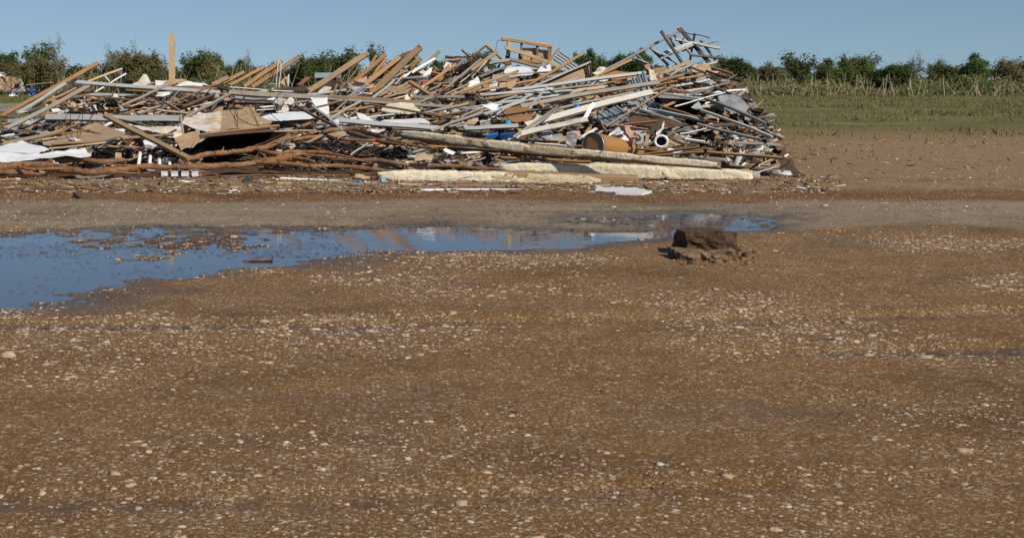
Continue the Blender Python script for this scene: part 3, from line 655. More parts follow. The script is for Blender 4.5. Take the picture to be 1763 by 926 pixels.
# splinters and scraps thrown over the ground in front of the heap
n = 3100
gy_ = NR.uniform(28.5, 34.5, n); gx_ = NR.uniform(-.225, .30, n) * gy_; gy_[2600:] = NR.uniform(31, 55, n - 2600); gx_[2600:] = (.24 + .16 * NR.random(n - 2600) ** 2) * gy_[2600:]; gz_ = ground_z(gx_, gy_) + .012
v, f = rot_boxes(n, np.stack([gx_, gy_, gz_], -1), .03 + .26 * NR.random(n) ** 5, .010 + .03 * NR.random(n) ** 2, .008 + .012 * NR.random(n), .05, NR)
prop(link("scattered_splinters", np_mesh(v, f, mi=np.repeat(NR.choice(len(RM), n, p=[.12, .04, .34, .16, .06, .04, .02, .03, .10, .02, .07]), 6)), RM), kind='stuff')

# ---------------- big pieces, placed one by one ----------------
# left end
BM("longest tan beam, slanting from the heap's left foot up to its raised tip", 0, 201, 169, 109, 6, "orange", d=(1.5, 3.0), k=.2, w1=9)
B("grey metal stud lying under the longest tan beam", 30, 196, 114, 143, 6, "zinc", n='metal_stud', d=(-.2, .4), tl=50)
B("brown board with a dark underside below the longest tan beam", 55, 184, 131, 152, 5, "orange", d=(-.3, .2))
B("long grey plank crossing the left slope from its foot to the grey channel end", 8, 223, 153, 148, 8, "grey_wood", d=(-1.2, -.6), k=.3)
B("light board sticking out to the right above the long grey channel beam", 150, 142, 211, 119, 4.5, "pale", d=1.5, k=.2)
B("thin white stick crossing a tiny one above the grey channel beam", 164, 159, 217, 127, 3, "white", n='stick', d=.4, k=.2, rag=.1)
B("tiny white stick leaning on the thin white one", 181, 132, 189, 141, 2.5, "white", n='stick', d=.2, k=.2, rag=.1)
BM("long grey channel beam capping the left of the heap", 116, 141, 380, 160, 8, "zinc", n='channel_beam', d=-.6, tl=35)
BM("shorter blue-grey beam under the channel beam", 152, 163, 268, 166, 5, "blue_metal", n='metal_beam', d=.2)
BM("wide white-grey beam over dark slats at the left", 78, 202, 310, 205, 12, "zinc", n='metal_beam', d=-1.2, tl=22)
BM("stout tan beam slanting down to the fallen tree trunk", 178, 198, 345, 283, 10, "tan", d=(-2.2, -.6), k=.25, tl=48)
for i, (x, y) in enumerate([(92, 217), (107, 218), (121, 217), (135, 216), (149, 217)]):
    B(["first brown slat from the left under the wide white-grey beam", "second brown slat from the left under the wide white-grey beam", "middle brown slat of five under the wide white-grey beam", "fourth brown slat from the left under the wide white-grey beam", "last brown slat to the right under the wide white-grey beam"][i],
      x - 9, y + 5, x + 8, y - 6, 3.6, "brown", n='lath', d=-.6, grp="slats under the white-grey beam")
for i in range(7):
    x = 224 + i * 17
    B(f"{['first', 'second', 'third', 'fourth', 'fifth', 'sixth', 'seventh'][i]} pinkish slat from the left above the wide white-grey beam", x - 11, 196.5, x + 9, 190.5, 3.4, "pink" if i % 2 else "orange", n='lath', d=-.5, grp="pinkish slats above the white-grey beam")
B("light orange strip laid over the pinkish slats", 245, 186, 326, 196, 4, "pale", n='strip', d=-.9)
SH("large plywood sheet tilted under the stout tan beam", [(90, 250), (92, 242), (128, 226), (166, 213), (217, 229), (209, 241), (136, 247)], "plywood", n='plywood_sheet', d=-.9, crumple=.02)
SH("pale plywood offcut at the corner of the large tilted plywood sheet", [(72, 239), (90, 238), (97, 246), (90, 252), (74, 249)], "osb", n='plywood_offcut', d=-1.1)
B("brown board on the left foot, over the white sheets", 0, 249, 113, 224, 7.5, "tan", d=(-1.3, -1.1), tl=45)
B("narrow board just above the corner of the large plywood sheet", 42, 241, 155, 223, 3.4, "orange", d=-1.4, tl=45)
B("long light board running along the foot of the plywood sheet", 88, 249, 300, 231, 6, "tan", d=(-1.5, -1.3), tl=32)
B("light tan board ending at the bent grey pipe", 84, 257, 184, 246, 4.5, "pale", d=-1.7)
B("weathered board between the bent grey pipe and the white foam lump", 182, 252, 240, 255, 5, "tan", d=-1.4)
B("brown board below the black brush at the left", 205, 252, 240, 260, 4, "brown", d=-1.4)
tubes_obj("bent_pipe", [([W3(149, 260, YD(259) - 1.7), W3(175, 248, YD(250) - 1.8), W3(198, 239, YD(242) - 1.8), W3(207, 238, YD(242) - 1.7), W3(214, 244, YD(246) - 1.6)], .034)], "rubber")
prop(bpy.data.objects["bent_pipe"], "dark grey pipe with a bent end above the white sheets", "pipe")
SH("big white sheet standing at the left foot of the heap", [(-14, 262), (-14, 255), (0, 253), (37, 244), (86, 257), (66, 264)], "white_clean", n='white_sheet', d=-1.3, crumple=.012, k=.9)
SH("low curled white sheet lying along the fallen trunk", [(-20, 277), (-16, 265), (60, 266), (110, 262), (146, 257), (157, 264), (152, 268), (100, 271), (40, 275)], "white_clean", n='white_sheet', d=-1.6, crumple=.04, k=.9)
SH("white shard on the ground by the tan lumber end", [(4, 311), (14, 305), (20, 311)], "white_clean", n='shard', d=-.1, k=0)
SH("white chip beside the white shard on the ground", [(21, 311), (27, 306), (37, 307), (42, 310)], "white_clean", n='chip', d=-.1, k=0)
BM("short tan lumber end lying on the gravel at the left", -8, 316, 28, 315, 10, "orange", n='lumber_end', d=-.2, t=.1, tl=50)
B("thin pale lath on the gravel under the tan lumber end", -6, 323, 50, 322.6, 1.8, "tan", n='lath', tl=70)
B("long brown board on the gravel below the fallen trunk", 60, 310, 130, 305, 6, "brown", d=-.2, tl=60)
B("grey-brown board ending the row on the gravel below the trunk", 128, 306, 197, 303, 7, "grey_wood", d=-.3, tl=55)
B("dark brown block of wood alone on the bare ground", 132, 333, 153, 351, 11, "brown", n='wood_block', tl=75, t=.07, rag=.1)
# background, left
SH("white curved shell jutting above the channel beam", [(225, 148), (243, 134), (247, 131), (253, 132), (263, 145), (252, 150)], "osb_white", n='curved_shell', d=.5, k=.3, crumple=.05)
SH("white panel right of the white curved shell", [(268, 149), (268, 140), (293, 139), (300, 143), (284, 147)], "white", n='panel', d=.3, k=.3)
B("tan board between the white curved shell and the white panel", 249, 150, 268, 142, 5, "tan", d=.1, k=.2)
SH("curved brown sheet below the splintered post", [(270, 150), (282, 144), (296, 141), (318, 137), (322, 142), (300, 147), (284, 150)], "plywood", n='curved_sheet', d=.1, k=.3, crumple=.06)
SH("flat whitish sheet right of the splintered post", [(300, 150), (316, 143), (352, 143), (364, 148), (330, 152)], "white", n='roof_or_added_sheet', d=.2, k=.3)
B("tan board with a pale top under the flat whitish sheet", 312, 150, 374, 154, 6, "tan", d=-.2)
B("purplish dark batten just above the grey plank behind the white cord", 348, 148, 392, 151, 3, "dark_panel", n='batten', d=-.1)
# the splintered post
def splinter_post():
    Y = YD(148) + 2.2; nw, nh = 12, 16; P = []; F = []
    tops = [57, 55, 56, 55.5, 59, 58, 57.5, 60, 59, 61, 64, 62, 80]
    for s in (0, 1):
        for i in range(nh + 1):
            for j in range(nw + 1):
                y = 146 + (tops[j] + 4 * s - 146) * i / nh
                x = 290.6 + j * .92 + (.5 * math.sin(i * 1.3 + 2) if j == nw else .35 * math.sin(i * .9) if j == 0 else 0) + (-.9 if j == nw and i > 12 else 0)
                P.append(W3(x, y, Y + .2 * s))
    k = (nh + 1) * (nw + 1); ix = lambda s, i, j: s * k + i * (nw + 1) + j
    for i in range(nh):
        for j in range(nw):
            F.append((ix(0, i, j), ix(0, i, j + 1), ix(0, i + 1, j + 1), ix(0, i + 1, j))); F.append((ix(1, i, j), ix(1, i + 1, j), ix(1, i + 1, j + 1), ix(1, i, j + 1)))
        F.append((ix(0, i, 0), ix(0, i + 1, 0), ix(1, i + 1, 0), ix(1, i, 0))); F.append((ix(0, i, nw), ix(1, i, nw), ix(1, i + 1, nw), ix(0, i + 1, nw)))
    for j in range(nw): F.append((ix(0, nh, j), ix(0, nh, j + 1), ix(1, nh, j + 1), ix(1, nh, j)))
    c, q = centred(P); e = link("splintered_post", mesh(q, F), "post_wood", None, Matrix.Translation(c))
    prop(e, "tall splintered tan post standing alone against the sky", "post")
M("post_wood", (.60, .43, .235), (.51, .355, .185), scale=(9, 9, .6), nz=2.5, c3=(.70, .60, .44), cov=.64, nz3=4, var=.02)
splinter_post()
# stepped rafters
for a in [
    ("short thick rafter end, leftmost of the stepped rafters", 365, 147, 393, 134, 9, "tan", .6),
    ("second stepped rafter, just right of the short thick one", 384, 143, 420, 125, 7, "orange", .9),
    ("slim stepped rafter with a bright end, third from the left", 396, 147, 453, 117, 6, "orange", 1.0),
    ("darker of the two long rafters hung with the white cord", 420, 150, 484, 106, 8, "orange", 1.2),
    ("longer and lighter of the two rafters hung with the white cord", 434, 151, 516, 98, 8.5, "tan", .6),
    ("thick pale rafter rising beside the grey shed roof", 527, 161, 630, 94, 11, "tan", .4),
    ("reddish rafter, first to the right of the thick pale one", 600, 150, 663, 95, 8, "orange", 1.6),
    ("second reddish rafter with a light square end", 622, 151, 689, 99, 8.5, "orange", .8),
    ("thickest and tallest rafter, pale, reaching over the treetops", 641, 160, 723, 82, 13, "tan", .2),
    ("rafter lying low behind the tallest one", 686, 100, 709, 90, 7, "brown", 2.6),
    ("short pinkish ended rafter leaning against the tallest one", 703, 118, 724, 101, 8.5, "orange", 1.4),
    ("short pale upright rafter right of the tallest one", 730, 113, 756, 89, 6, "tan", 1.6),
    ("orange stub between two reddish rafters", 638, 112, 648, 96, 5, "orange", 2.2),
]:
    BM(a[0], a[1], a[2], a[3], a[4], a[5], a[6], n='rafter', c='rafter', d=a[7], k=.12, tl=30)
B("lower tail of the tallest rafter, broken off above the light boards", 635, 161, 661, 146, 8, "tan", n='broken_rafter', c='rafter', d=-.3)
# white cord hung over the rafters
tubes_obj("cord", [([W3(474, 158, YD(158) - .3), W3(476, 140, YD(150) + .2), W3(478, 118, YD(150) + .25), W3(481, 104, YD(150) + .7), W3(484, 115, YD(150) + .3), W3(482, 135, YD(150) + .2), W3(480, 152, YD(152))], .010)], "string", sides=6)
prop(bpy.data.objects["cord"], "white cord looped over two rafters", "cord")
B("grey diagonal board left of the brick coloured panel sheets", 315, 205, 396, 162, 6, "grey_wood", d=-1.0, k=.4)
B("short upright grey post at the edge of the peeling panel", 311, 198, 316, 233, 4.5, "grey_wood", n='post', d=-1.6, k=.1)
B("orange-brown beam behind the grey diagonal board", 311, 186, 372, 162, 8, "brown", n='timber_beam', c='beam', d=-.2, t=.1)
B("thin light board under the left half of the channel beam", 215, 156, 280, 160, 4, "orange", d=-.1)
B("pale splinter under the middle of the channel beam", 268, 162, 312, 159, 4, "white", n='splinter', d=-.2)
B("brown board below the blue-grey beam", 244, 171, 310, 181, 3.5, "tan", d=-.3)
B("light pipe like stick bent up at the left of the pinkish slats", 224, 184, 250, 176, 3, "pale", n='stick', d=-.4)
SH("peeling panel sheet, its left half stripped to white paper", [(312, 216), (318, 207), (344, 197), (383, 190), (380, 224), (355, 228), (327, 219)], "osb_white", n='panel_sheet', d=-1.5, crumple=.035)
SH("tan particle board sheet joined to the white peeling panel", [(382, 190), (420, 190), (445, 203), (468, 211), (464, 219), (447, 221), (380, 225)], "osb", n='board_sheet', d=-1.5, crumple=.03)
SH("narrow particle board strip standing on the tan sheet", [(420, 190), (420, 185), (438, 184), (446, 203)], "osb", n='board_strip', d=-1.4)
SH("torn brown paper flap hanging at the head of the stout beam", [(300, 240), (335, 227), (338, 229), (329, 256), (311, 259)], "osb", n='paper_flap', d=-2.2, k=.5, crumple=.05)
SH("second torn paper flap right of the first", [(337, 229), (343, 228), (345, 246), (353, 245), (342, 250), (330, 254)], "osb", n='paper_flap', d=-2.1, k=.5, crumple=.05)
SH("white foam lump under the stout tan beam", [(247, 250), (251, 245), (264, 246), (270, 252), (262, 258), (250, 256)], "white_clean", n='foam_lump', d=-1.8, k=.4, th=.08)
SH("whitish torn sheet under the stout beam, left of the peeling panel", [(228, 218), (240, 215), (272, 219), (295, 223), (312, 214), (316, 228), (290, 234), (262, 232)], "osb_white", n='torn_sheet', d=-1.2, crumple=.08)
B("tan ledge board over the long black hollow", 343, 233, 482, 217, 5, "tan", n='ledge_board', d=-2.0, tl=55)
B("brown lip under the ledge board of the black hollow", 343, 237, 470, 226, 3.5, "brown", n='lip_board', c='board', d=-1.7, tl=0)
SH("added brown board shading the long black hollow", [(340, 236.5), (472, 226.5), (476, 221, 2.6), (344, 231, 2.6)], "brown", n='roof_board', c='board', d=-1.75, k=0, crumple=.01)  # added to keep the sun out of the hollow
SH("black sheet painting the shade at the back of the long black hollow", [(340, 259), (340, 236), (470, 222), (500, 228), (474, 258)], "black", n='dark_or_shade_board', d=1.6, k=0, crumple=.01)  # black sheet stands in for the shade deep in the hollow
B("broom handle like light stick by the ledge board", 461, 227, 543, 225, 3, "pale", n='stick', d=-2.2, rag=.05)
B("light board right of the ledge board, under the brown sticks", 560, 226, 604, 223, 4.5, "tan", d=-1.6)
# middle: long planks, fan, white sheets
BM("long grey plank with a sunlit tan top edge running above the fan", 394, 160, 624, 172, 10, "grey_wood", n='long_plank', c='plank', d=-1.4, tl=25, t=.1)
B("tan strip painting the sunlit top edge of the long grey plank", 400, 156, 524, 163, 2.6, "tan", n='strip', d=-1.5, tl=50)  # sun on the plank's top edge laid on as a tan strip
BM("grey plank carrying on to the right below the yellow board", 600, 173, 810, 187, 6, "grey_wood", n='long_plank', c='plank', d=-.8, tl=25)
BM("yellowish board lying on the grey plank right of the white panel", 566, 166, 720, 176, 6, "tan", n='timber_board', c='board', d=-1.2, tl=25)
B("thin white trim rail behind the long grey plank", 396, 150, 505, 158, 2.2, "white", n='trim_rail', c='trim', d=-.3, rag=.05)
B("white trim edging the dark board under the cord", 468, 153, 528, 150, 2, "white", n='trim', d=-.1, rag=.05)
SH("dark brown board edged with white trim by the cord", [(470, 156), (472, 152), (526, 150), (534, 158), (500, 160)], "dark_panel", n='dark_or_shade_board', d=.1, k=.3)
B("greenish grey strip behind the dark board by the cord", 446, 146, 482, 145, 2, "mint", n='strip', d=.5)
SH("tan chip of board left of the small grey upright", [(482, 144), (490, 134), (497, 131), (497, 150)], "osb", n='board_chip', d=.8, k=.2)
B("small grey upright stake left of the grey shed", 496, 150, 497, 128, 3.4, "zinc", n='stake', d=.7, k=.1)
B("leaning brown stub left of the grey shed", 512, 149, 534, 132, 7, "brown", n='stub', d=.8, k=.2)
B("dark bent bar behind the leaning brown stub", 505, 134, 524, 139, 2.4, "dark_panel", n='bar', d=1.2)
def shed():
    Y = 88; a, b, c_ = W3(545, 139, Y), W3(584, 139, Y), W3(584, 128, Y); w = b.x - a.x; z0 = 0; z1 = W3(0, 133.5, Y).z; zr = W3(0, 127, Y).z
    e = empty("storage_shed", ((a.x + b.x) / 2, Y + 1, 0)); prop(e, "small shed with a grey metal roof beyond the heap", "shed")
    v, f = box_data(Vector(((a.x + b.x) / 2, Y + 1, z1 / 2)), w, 2, z1); c, v = centred(v); link("wall", mesh(v, f), "dark_steel", e, Matrix.Translation(c))
    P = [(a.x - .1, Y - .15, z1 - .02), (b.x + .1, Y - .15, z1 - .02), (b.x + .1, Y + 1.1, zr), (a.x - .1, Y + 1.1, zr), (b.x + .1, Y + 2.3, z1 - .02), (a.x - .1, Y + 2.3, z1 - .02)]
    P += [(p[0], p[1], p[2] + .05) for p in P]
    F = [(0, 3, 2, 1), (3, 5, 4, 2), (6, 7, 8, 9), (9, 8, 10, 11), (0, 1, 7, 6), (1, 2, 8, 7), (2, 4, 10, 8), (4, 5, 11, 10), (5, 3, 9, 11), (3, 0, 6, 9)]
    c, v = centred(P); link("roof", mesh(v, F), "blue_metal", e, Matrix.Translation(c))
shed()
def fan():
    Y = YD(186) - 1.7; s = Y / FX; c = W3(491.5, 178.5, Y); r = 20 * s
    e = empty("pedestal_fan", c); e.rotation_euler = (math.radians(-8), 0, math.radians(6)); prop(e, "broken fan with three cream blades in a wire cage", "fan")
    V = []; F = []
    for rr, yy in ((1, 0), (.97, -.03), (.97, .03), (.62, -.065), (.3, -.075), (.62, .065)):
        pts = [Vector((math.cos(a) * r * rr, yy, math.sin(a) * r * rr)) for a in np.linspace(0, 6.2832, 41)]
        v, f = tube_data(pts, .009 if rr == 1 else .0026, 5, base=len(V), cap=False); V += v; F += f
    for k in range(36):
        a = k * math.pi / 18
        for sg in (-1, 1):
            pts = [Vector((math.cos(a) * r * q, sg * yy, math.sin(a) * r * q)) for q, yy in ((.12, .08), (.6, .066), (.95, .03), (1, 0))]
            v, f = tube_data(pts, .0012, 4, base=len(V), cap=False); V += v; F += f
    link("cage", mesh(V, F, True), "wire", e)
    for k, a0 in enumerate((155, 25, 268)):
        v = []; f = []; nr, na = 8, 8
        for i in range(nr + 1):
            for j in range(na + 1):
                u = i / nr; q = .14 + .66 * u; half = r * (.07 + .24 * math.sin(math.pi * (.08 + .80 * u)) ** .8) * (.45 if i == nr else 1); t_ = (j / na - .5) * 2 * half; a = math.radians(a0)
                v.append((math.cos(a) * r * q - math.sin(a) * t_, -.02 + .05 * (j / na - .5), math.sin(a) * r * q + math.cos(a) * t_))
        for i in range(nr):
            for j in range(na): f.append((i * (na + 1) + j, i * (na + 1) + j + 1, (i + 1) * (na + 1) + j + 1, (i + 1) * (na + 1) + j))
        n0 = len(v); v += [(p[0], p[1] + .006, p[2]) for p in v]; f += [tuple(i + n0 for i in q[::-1]) for q in f]
        link("blade", mesh(v, f, True), "cream_fan", e)
    m = lathe([(.001, -.045), (.025, -.045), (.045, -.03), (.05, .01), (.05, .06), (.03, .09)], 20); m.transform(Matrix.Rotation(math.radians(90), 4, 'X') @ Matrix.Scale(-1, 4, (0, 0, 1)))
    link("hub", m, "cream_fan", e)
    m = lathe([(.045, .06), (.07, .07), (.075, .16), (.05, .2)], 20); m.transform(Matrix.Rotation(math.radians(-90), 4, 'X')); link("motor", m, "grey_plastic", e)
fan()
SH("blue-white metal sheet bridging the gap below the fan", [(447, 203), (470, 197), (527, 193), (546, 198), (534, 204), (469, 209)], "white_clean", n='metal_sheet', d=-1.6, crumple=.02)
SH("black sheet painting the shade under the bridging blue-white sheet", [(468, 221), (468, 209), (540, 205), (555, 214), (520, 220)], "black", n='dark_or_shade_board', d=1.0, k=.1)  # shade of the cavity put in as a black sheet
SH("upright white panel right of the fan", [(534, 169), (563, 171), (567, 186), (568, 200), (556, 199), (545, 186), (538, 178)], "white", n='white_sheet', c='sheet', d=-.5, k=.3, crumple=.02)
SH("white bracket scrap on top of the fan cage", [(459, 173), (472, 168), (476, 170), (472, 173)], "white", n='scrap', d=-1.8, k=.2)
SH("grey sheet metal left of the fan under the long plank", [(404, 174), (406, 166), (470, 170), (474, 176)], "zinc", n='metal_sheet', c='sheet', d=-.6, k=.4)
B("dark brown beam left of the fan", 404, 178, 470, 179, 6, "brown", n='timber_beam', c='beam', d=-.9, t=.1)
B("bent white rod at the lower left of the fan", 441, 190, 472, 188, 2.2, "white", n='rod', d=-1.7)
B("brown stick slanting down to the right of the fan", 508, 182, 578, 218, 5, "brown", n='stick', d=-2.1, t=.06)
B("second brown stick beside the one right of the fan", 526, 192, 560, 209, 4, "orange", n='stick', d=-2.0)
B("brown lath crossing in front of the white panel", 520, 192, 586, 175, 3.6, "brown", n='lath', d=-2.0)
B("grey strut crossing the foot of the white panel", 536, 181, 590, 224, 4.2, "zinc", n='strut', d=-2.4, tl=20)
B("grey weathered board rising right from the grey strut", 566, 206, 624, 173, 5.5, "grey_wood", d=-1.9)
SH("white-blue sheet lying right of the grey strut", [(570, 213), (576, 207), (600, 204), (622, 206), (618, 212), (590, 216)], "white_clean", n='metal_sheet', c='sheet', d=-1.6)
SH("tan chunk of plaster left of the light board", [(564, 236), (566, 226), (584, 230), (596, 235), (582, 240)], "plywood", n='plaster_chunk', d=-1.6, th=.06)
BM("broad white-grey beam lying under the white flaps", 583, 208, 764, 222, 9.5, "zinc", n='metal_beam', d=-2.2, tl=28)
BM("shaded end of the broad white-grey beam, painted greyer", 676, 220, 752, 224, 7, "grey_wood", n='shaded_beam_end', c='beam', d=-1.7)  # shade on this end of the beam put in as a greyer material
B("long thin white stick above the white flaps", 603, 204, 688, 196, 2.4, "white", n='stick', d=-1.8, rag=.05)
SH("pointed white scrap at the left of the white flaps", [(614, 196), (622, 197), (643, 207), (620, 208)], "white", n='scrap', d=-1.7, k=.4)
SH("wide white flap lying on the broad beam", [(656, 211), (664, 206), (727, 204), (741, 211), (735, 213)], "white", n='flap', d=-2.2, crumple=.02)
SH("cream padded panel crossed by a brown lath", [(656, 193), (661, 186), (672, 181), (711, 181), (724, 191), (716, 195), (690, 198)], "cream", n='cream_panel', c='panel', d=-1.2, crumple=.05, th=.03)
B("brown lath crossing the cream padded panel", 636, 179, 796, 207, 4, "brown", n='lath', d=(-2.0, -2.0), k=.3, tl=30)
# middle top: broken sheets and laths
SH("dark brown sheet between the reddish rafters", [(600, 152), (612, 142), (640, 144), (700, 147), (704, 151), (640, 156)], "dark_panel", n='roof_or_added_sheet', c='sheet', d=.5, k=.3)  # plain dark brown sheet filling the gap between rafters
SH("plywood sheet lying right of the tallest rafter's foot", [(661, 150), (690, 151), (719, 154), (712, 164), (690, 162), (667, 158)], "plywood", n='plywood_sheet', c='sheet', d=-.2, crumple=.02)
B("thin light board at the foot of the reddish rafters", 600, 157, 658, 148, 3.2, "pale", d=-.4)
B("white thin board under the thin light board", 606, 160, 642, 162, 2.4, "white", d=-.5)
B("light board below the plywood sheet", 658, 169, 698, 160, 5, "tan", d=-.8)
B("second light board beside the one below the plywood sheet", 672, 172, 701, 165, 3.4, "pale", d=-1.0)
SH("white triangle scrap near the light boards", [(694, 172), (700, 163), (708, 171)], "white", n='scrap', d=-1.0, k=.3)
B("brown board left of the light boards", 650, 166, 668, 158, 6, "orange", d=-.6)
BM("orange rafter slanting down to the right under the red can", 705, 141, 750, 169, 8, "orange", n='rafter', c='rafter', d=-.6, k=.2, tl=45)
BM("long thin rafter rising from the red can to the right", 728, 150, 785, 111, 6, "orange", n='rafter', c='rafter', d=-.1, k=.2)
B("second board tucked beside the orange slanting rafter", 690, 152, 706, 140, 5, "tan", d=-.1)
B("orange lath crossing right of the red can", 743, 125, 781, 133, 4.5, "orange", n='lath', d=.5)
B("orange lath above the tangle at the top right of the red can", 774, 124, 800, 128, 3.6, "orange", n='lath', d=.4)
B("wide grey board left of the white angled panel", 711, 129, 736, 116, 8, "grey_wood", d=.6)
SH("white angled panel above the wire shelf", [(725, 131), (735, 121), (745, 116), (743, 124), (737, 130)], "white", n='white_sheet', c='sheet', d=.4, k=.2)
B("dark thin board left of the wire shelf", 690, 145, 710, 125, 4, "black", d=.4)
B("narrow bright strip beside the dark thin board", 680, 146, 697, 127, 3, "pale", n='strip', d=.3)
def wire_shelf():
    Y = YD(140) + .3; runs = []
    for i in range(9): x = 713 + i * 2.9; runs.append(([W3(x, 131 + .1 * i, Y), W3(x, 146 + .1 * i, Y + .05)], .012))
    for j in range(5): y = 131.5 + j * 3.5; runs.append(([W3(713, y, Y), W3(737, y + .8, Y)], .014))
    for j in (0, 4): y = 131.5 + j * 3.5; runs.append(([W3(713, y, Y + .35), W3(737, y + .8, Y + .35)], .014)); runs.append(([W3(713, y, Y), W3(713, y, Y + .35)], .014)); runs.append(([W3(737, y + .8, Y), W3(737, y + .8, Y + .35)], .014))
    prop(tubes_obj("wire_shelf", runs, "blue_metal", sides=5, n=1), "bluish wire shelf behind the red can", "shelf")
wire_shelf()
def can(name, label, cat, x, y, hpx, wpx, mat, capmat, Y, lean=0, roll=0):
    s = Y / FX; e = empty(name, W3(x, y, Y)); e.rotation_euler = (math.radians(roll), math.radians(lean), 0); prop(e, label, cat)
    r, h = wpx * s / 2, hpx * s
    link("body", lathe([(r * .9, 0), (r, .02), (r, h * .78), (r * .85, h * .86), (r * .5, h * .92)], 18), mat, e)
    link("cap", lathe([(r * .32, h * .92), (r * .34, h * 1.06), (r * .2, h * 1.08)], 12), capmat, e)
can("fuel_can", "small red can in front of the wire shelf", "can", 728, 149, 9, 9, "red", "red", YD(149) - .1, 10)
BM("long grey plank end over the tangle left of the yellow rail", 709, 168, 800, 167, 6, "grey_wood", n='long_plank', c='plank', d=-.8, tl=28)
for a in [
    ("broad light rafter lying low left of the louvred shutter", 806, 133, 832, 108, 5, "orange", .4),
    ("pale strip beside the broad low rafter", 812, 134, 838, 106, 2.4, "white", .3),
    ("white thin lath at the left of the louvred shutter", 791, 144, 808, 130, 2.4, "white", .3),
    ("left leg of the crossed boards on the skyline", 814, 98, 836, 79, 4.5, "brown", 1.6),
    ("right leg of the crossed boards on the skyline", 836, 78, 864, 102, 5, "orange", 1.5),
    ("splintered board left of the crossed boards", 800, 92, 815, 99, 6, "brown", 1.8),
    ("dark broken board at the left tip of the crossed boards", 795, 86, 812, 100, 4, "grey_wood", 1.6),
    ("brown board lying under the crossed boards", 838, 110, 880, 104, 7, "grey_wood", .9),
    ("thin board above the tangle of roots on the heap top", 780, 103, 800, 98, 4, "orange", 1.4),
    ("flat brown board at the top left of the heap crown", 766, 98, 790, 101, 5, "brown", 1.5),
    ("pale board under the flat brown one on the crown", 768, 104, 786, 107, 4, "orange", 1.2),
    ("upright board stub in the dark tangle left of the louvre", 778, 152, 783, 132, 5, "tan", 0),
    ("thick tan board lying below the dark tangle", 735, 147, 780, 143, 5, "tan", .1),
    ("split grey board below the thick tan one", 738, 157, 760, 146, 5, "grey_wood", -.2),
    ("pair board, light, below the dark tangle", 755, 160, 776, 149, 4, "orange", -.3),
    ("curved tan board sweeping up from the long light rail", 764, 165, 808, 145, 4, "pale", -.5),
]: B(a[0], a[1], a[2], a[3], a[4], a[5], a[6], n='lath' if 'lath' in a[0] else 'broken_board', c='lath' if 'lath' in a[0] else 'board', d=a[7], k=.2, t=.07)
# tangle of wires on the crown
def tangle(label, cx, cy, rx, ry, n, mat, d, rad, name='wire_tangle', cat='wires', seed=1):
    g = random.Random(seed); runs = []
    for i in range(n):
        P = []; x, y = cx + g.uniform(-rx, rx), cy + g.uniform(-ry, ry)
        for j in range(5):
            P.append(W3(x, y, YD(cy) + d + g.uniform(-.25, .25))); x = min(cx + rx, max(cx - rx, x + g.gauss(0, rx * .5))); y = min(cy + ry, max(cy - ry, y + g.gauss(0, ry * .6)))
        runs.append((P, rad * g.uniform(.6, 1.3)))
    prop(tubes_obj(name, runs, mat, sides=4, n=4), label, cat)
tangle("reddish brown tangle of wires left of the crossed boards", 812, 112, 30, 14, 34, "brown", .9, .012, seed=3)
tangle("dark tangle of wires below the crossed boards", 788, 132, 20, 14, 26, "cable", .3, .012, seed=4)
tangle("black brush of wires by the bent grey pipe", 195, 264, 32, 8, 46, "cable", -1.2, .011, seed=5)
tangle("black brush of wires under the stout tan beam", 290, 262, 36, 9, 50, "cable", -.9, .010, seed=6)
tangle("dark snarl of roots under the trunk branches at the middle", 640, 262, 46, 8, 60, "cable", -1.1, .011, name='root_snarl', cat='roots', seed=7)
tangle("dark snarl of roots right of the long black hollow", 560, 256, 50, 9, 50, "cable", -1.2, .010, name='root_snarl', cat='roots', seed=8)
tangle("small black snarl left of the blue bottle crate", 822, 233, 14, 4, 24, "cable", -1.6, .010, seed=9)
# crown: stud wall, car-like white sheet, louvre
def stud_wall():
    Y = YD(105) + 2.2; e = empty("stud_wall", W3(910, 118, Y)); prop(e, "broken wall frame of orange studs standing on top of the heap", "wall frame")
    def bar(n, x0, y0, x1, y1, w, mat="orange", dy=0, t=.05, rag=.1):
        s = Y / FX; P0, P1 = W3(x0, y0, Y + dy), W3(x1, y1, Y + dy + .05)
        link(n, plank_mesh((P1 - P0).length, w * s, w * s, t, rag, .003, .01), mat, e, frame_along(P0, P1, 8))
    bar("top_plate", 863, 67, 951, 81, 4.6, t=.09); bar("top_plate_cap", 865, 65.2, 950, 78.4, 1.6, "pale", .02, .1); bar("splintered_end", 857, 69, 872, 70.5, 2.6, "pale", -.03, .04, .9)
    bar("rail", 869, 81, 963, 114, 6, "pale", -.12, .06)
    bar("stud", 876, 71, 873, 145, 6, "pale", .02, .1); bar("stud", 898, 73, 897, 104, 3.6, "tan", .06); bar("stud", 925, 77, 925, 96, 4, "tan", .06); bar("stud", 946, 80, 946, 106, 6.5, "tan", .05)
    bar("dark_strip", 894, 93, 894, 105, 2, "dark_panel", .0); bar("dark_strip", 922, 85, 922, 96, 2, "dark_panel", .0); bar("dark_strip", 941, 89, 941, 98, 2, "dark_panel", .0)  # narrow dark uprights just left of three studs
    bar("black_joint", 874, 96, 874, 102, 6.4, "black", -.04, .1)  # short black piece on the left stud
    P = [W3(896, 104, Y + .2), W3(898, 83, Y + .2), W3(920, 83, Y + .2), W3(945, 88, Y + .22), W3(945, 108, Y + .2)]
    c, me = sheet_mesh(P, .012, .01, 2); link("sheathing", me, "osb", e, Matrix.Translation(c))
stud_wall()
B("long tan board running right from the foot of the wall frame", 878, 103, 950, 121, 6, "tan", d=.5, k=.2)
B("rough orange board under the wall frame", 888, 104, 935, 110, 5, "orange", d=1.0, k=.2)
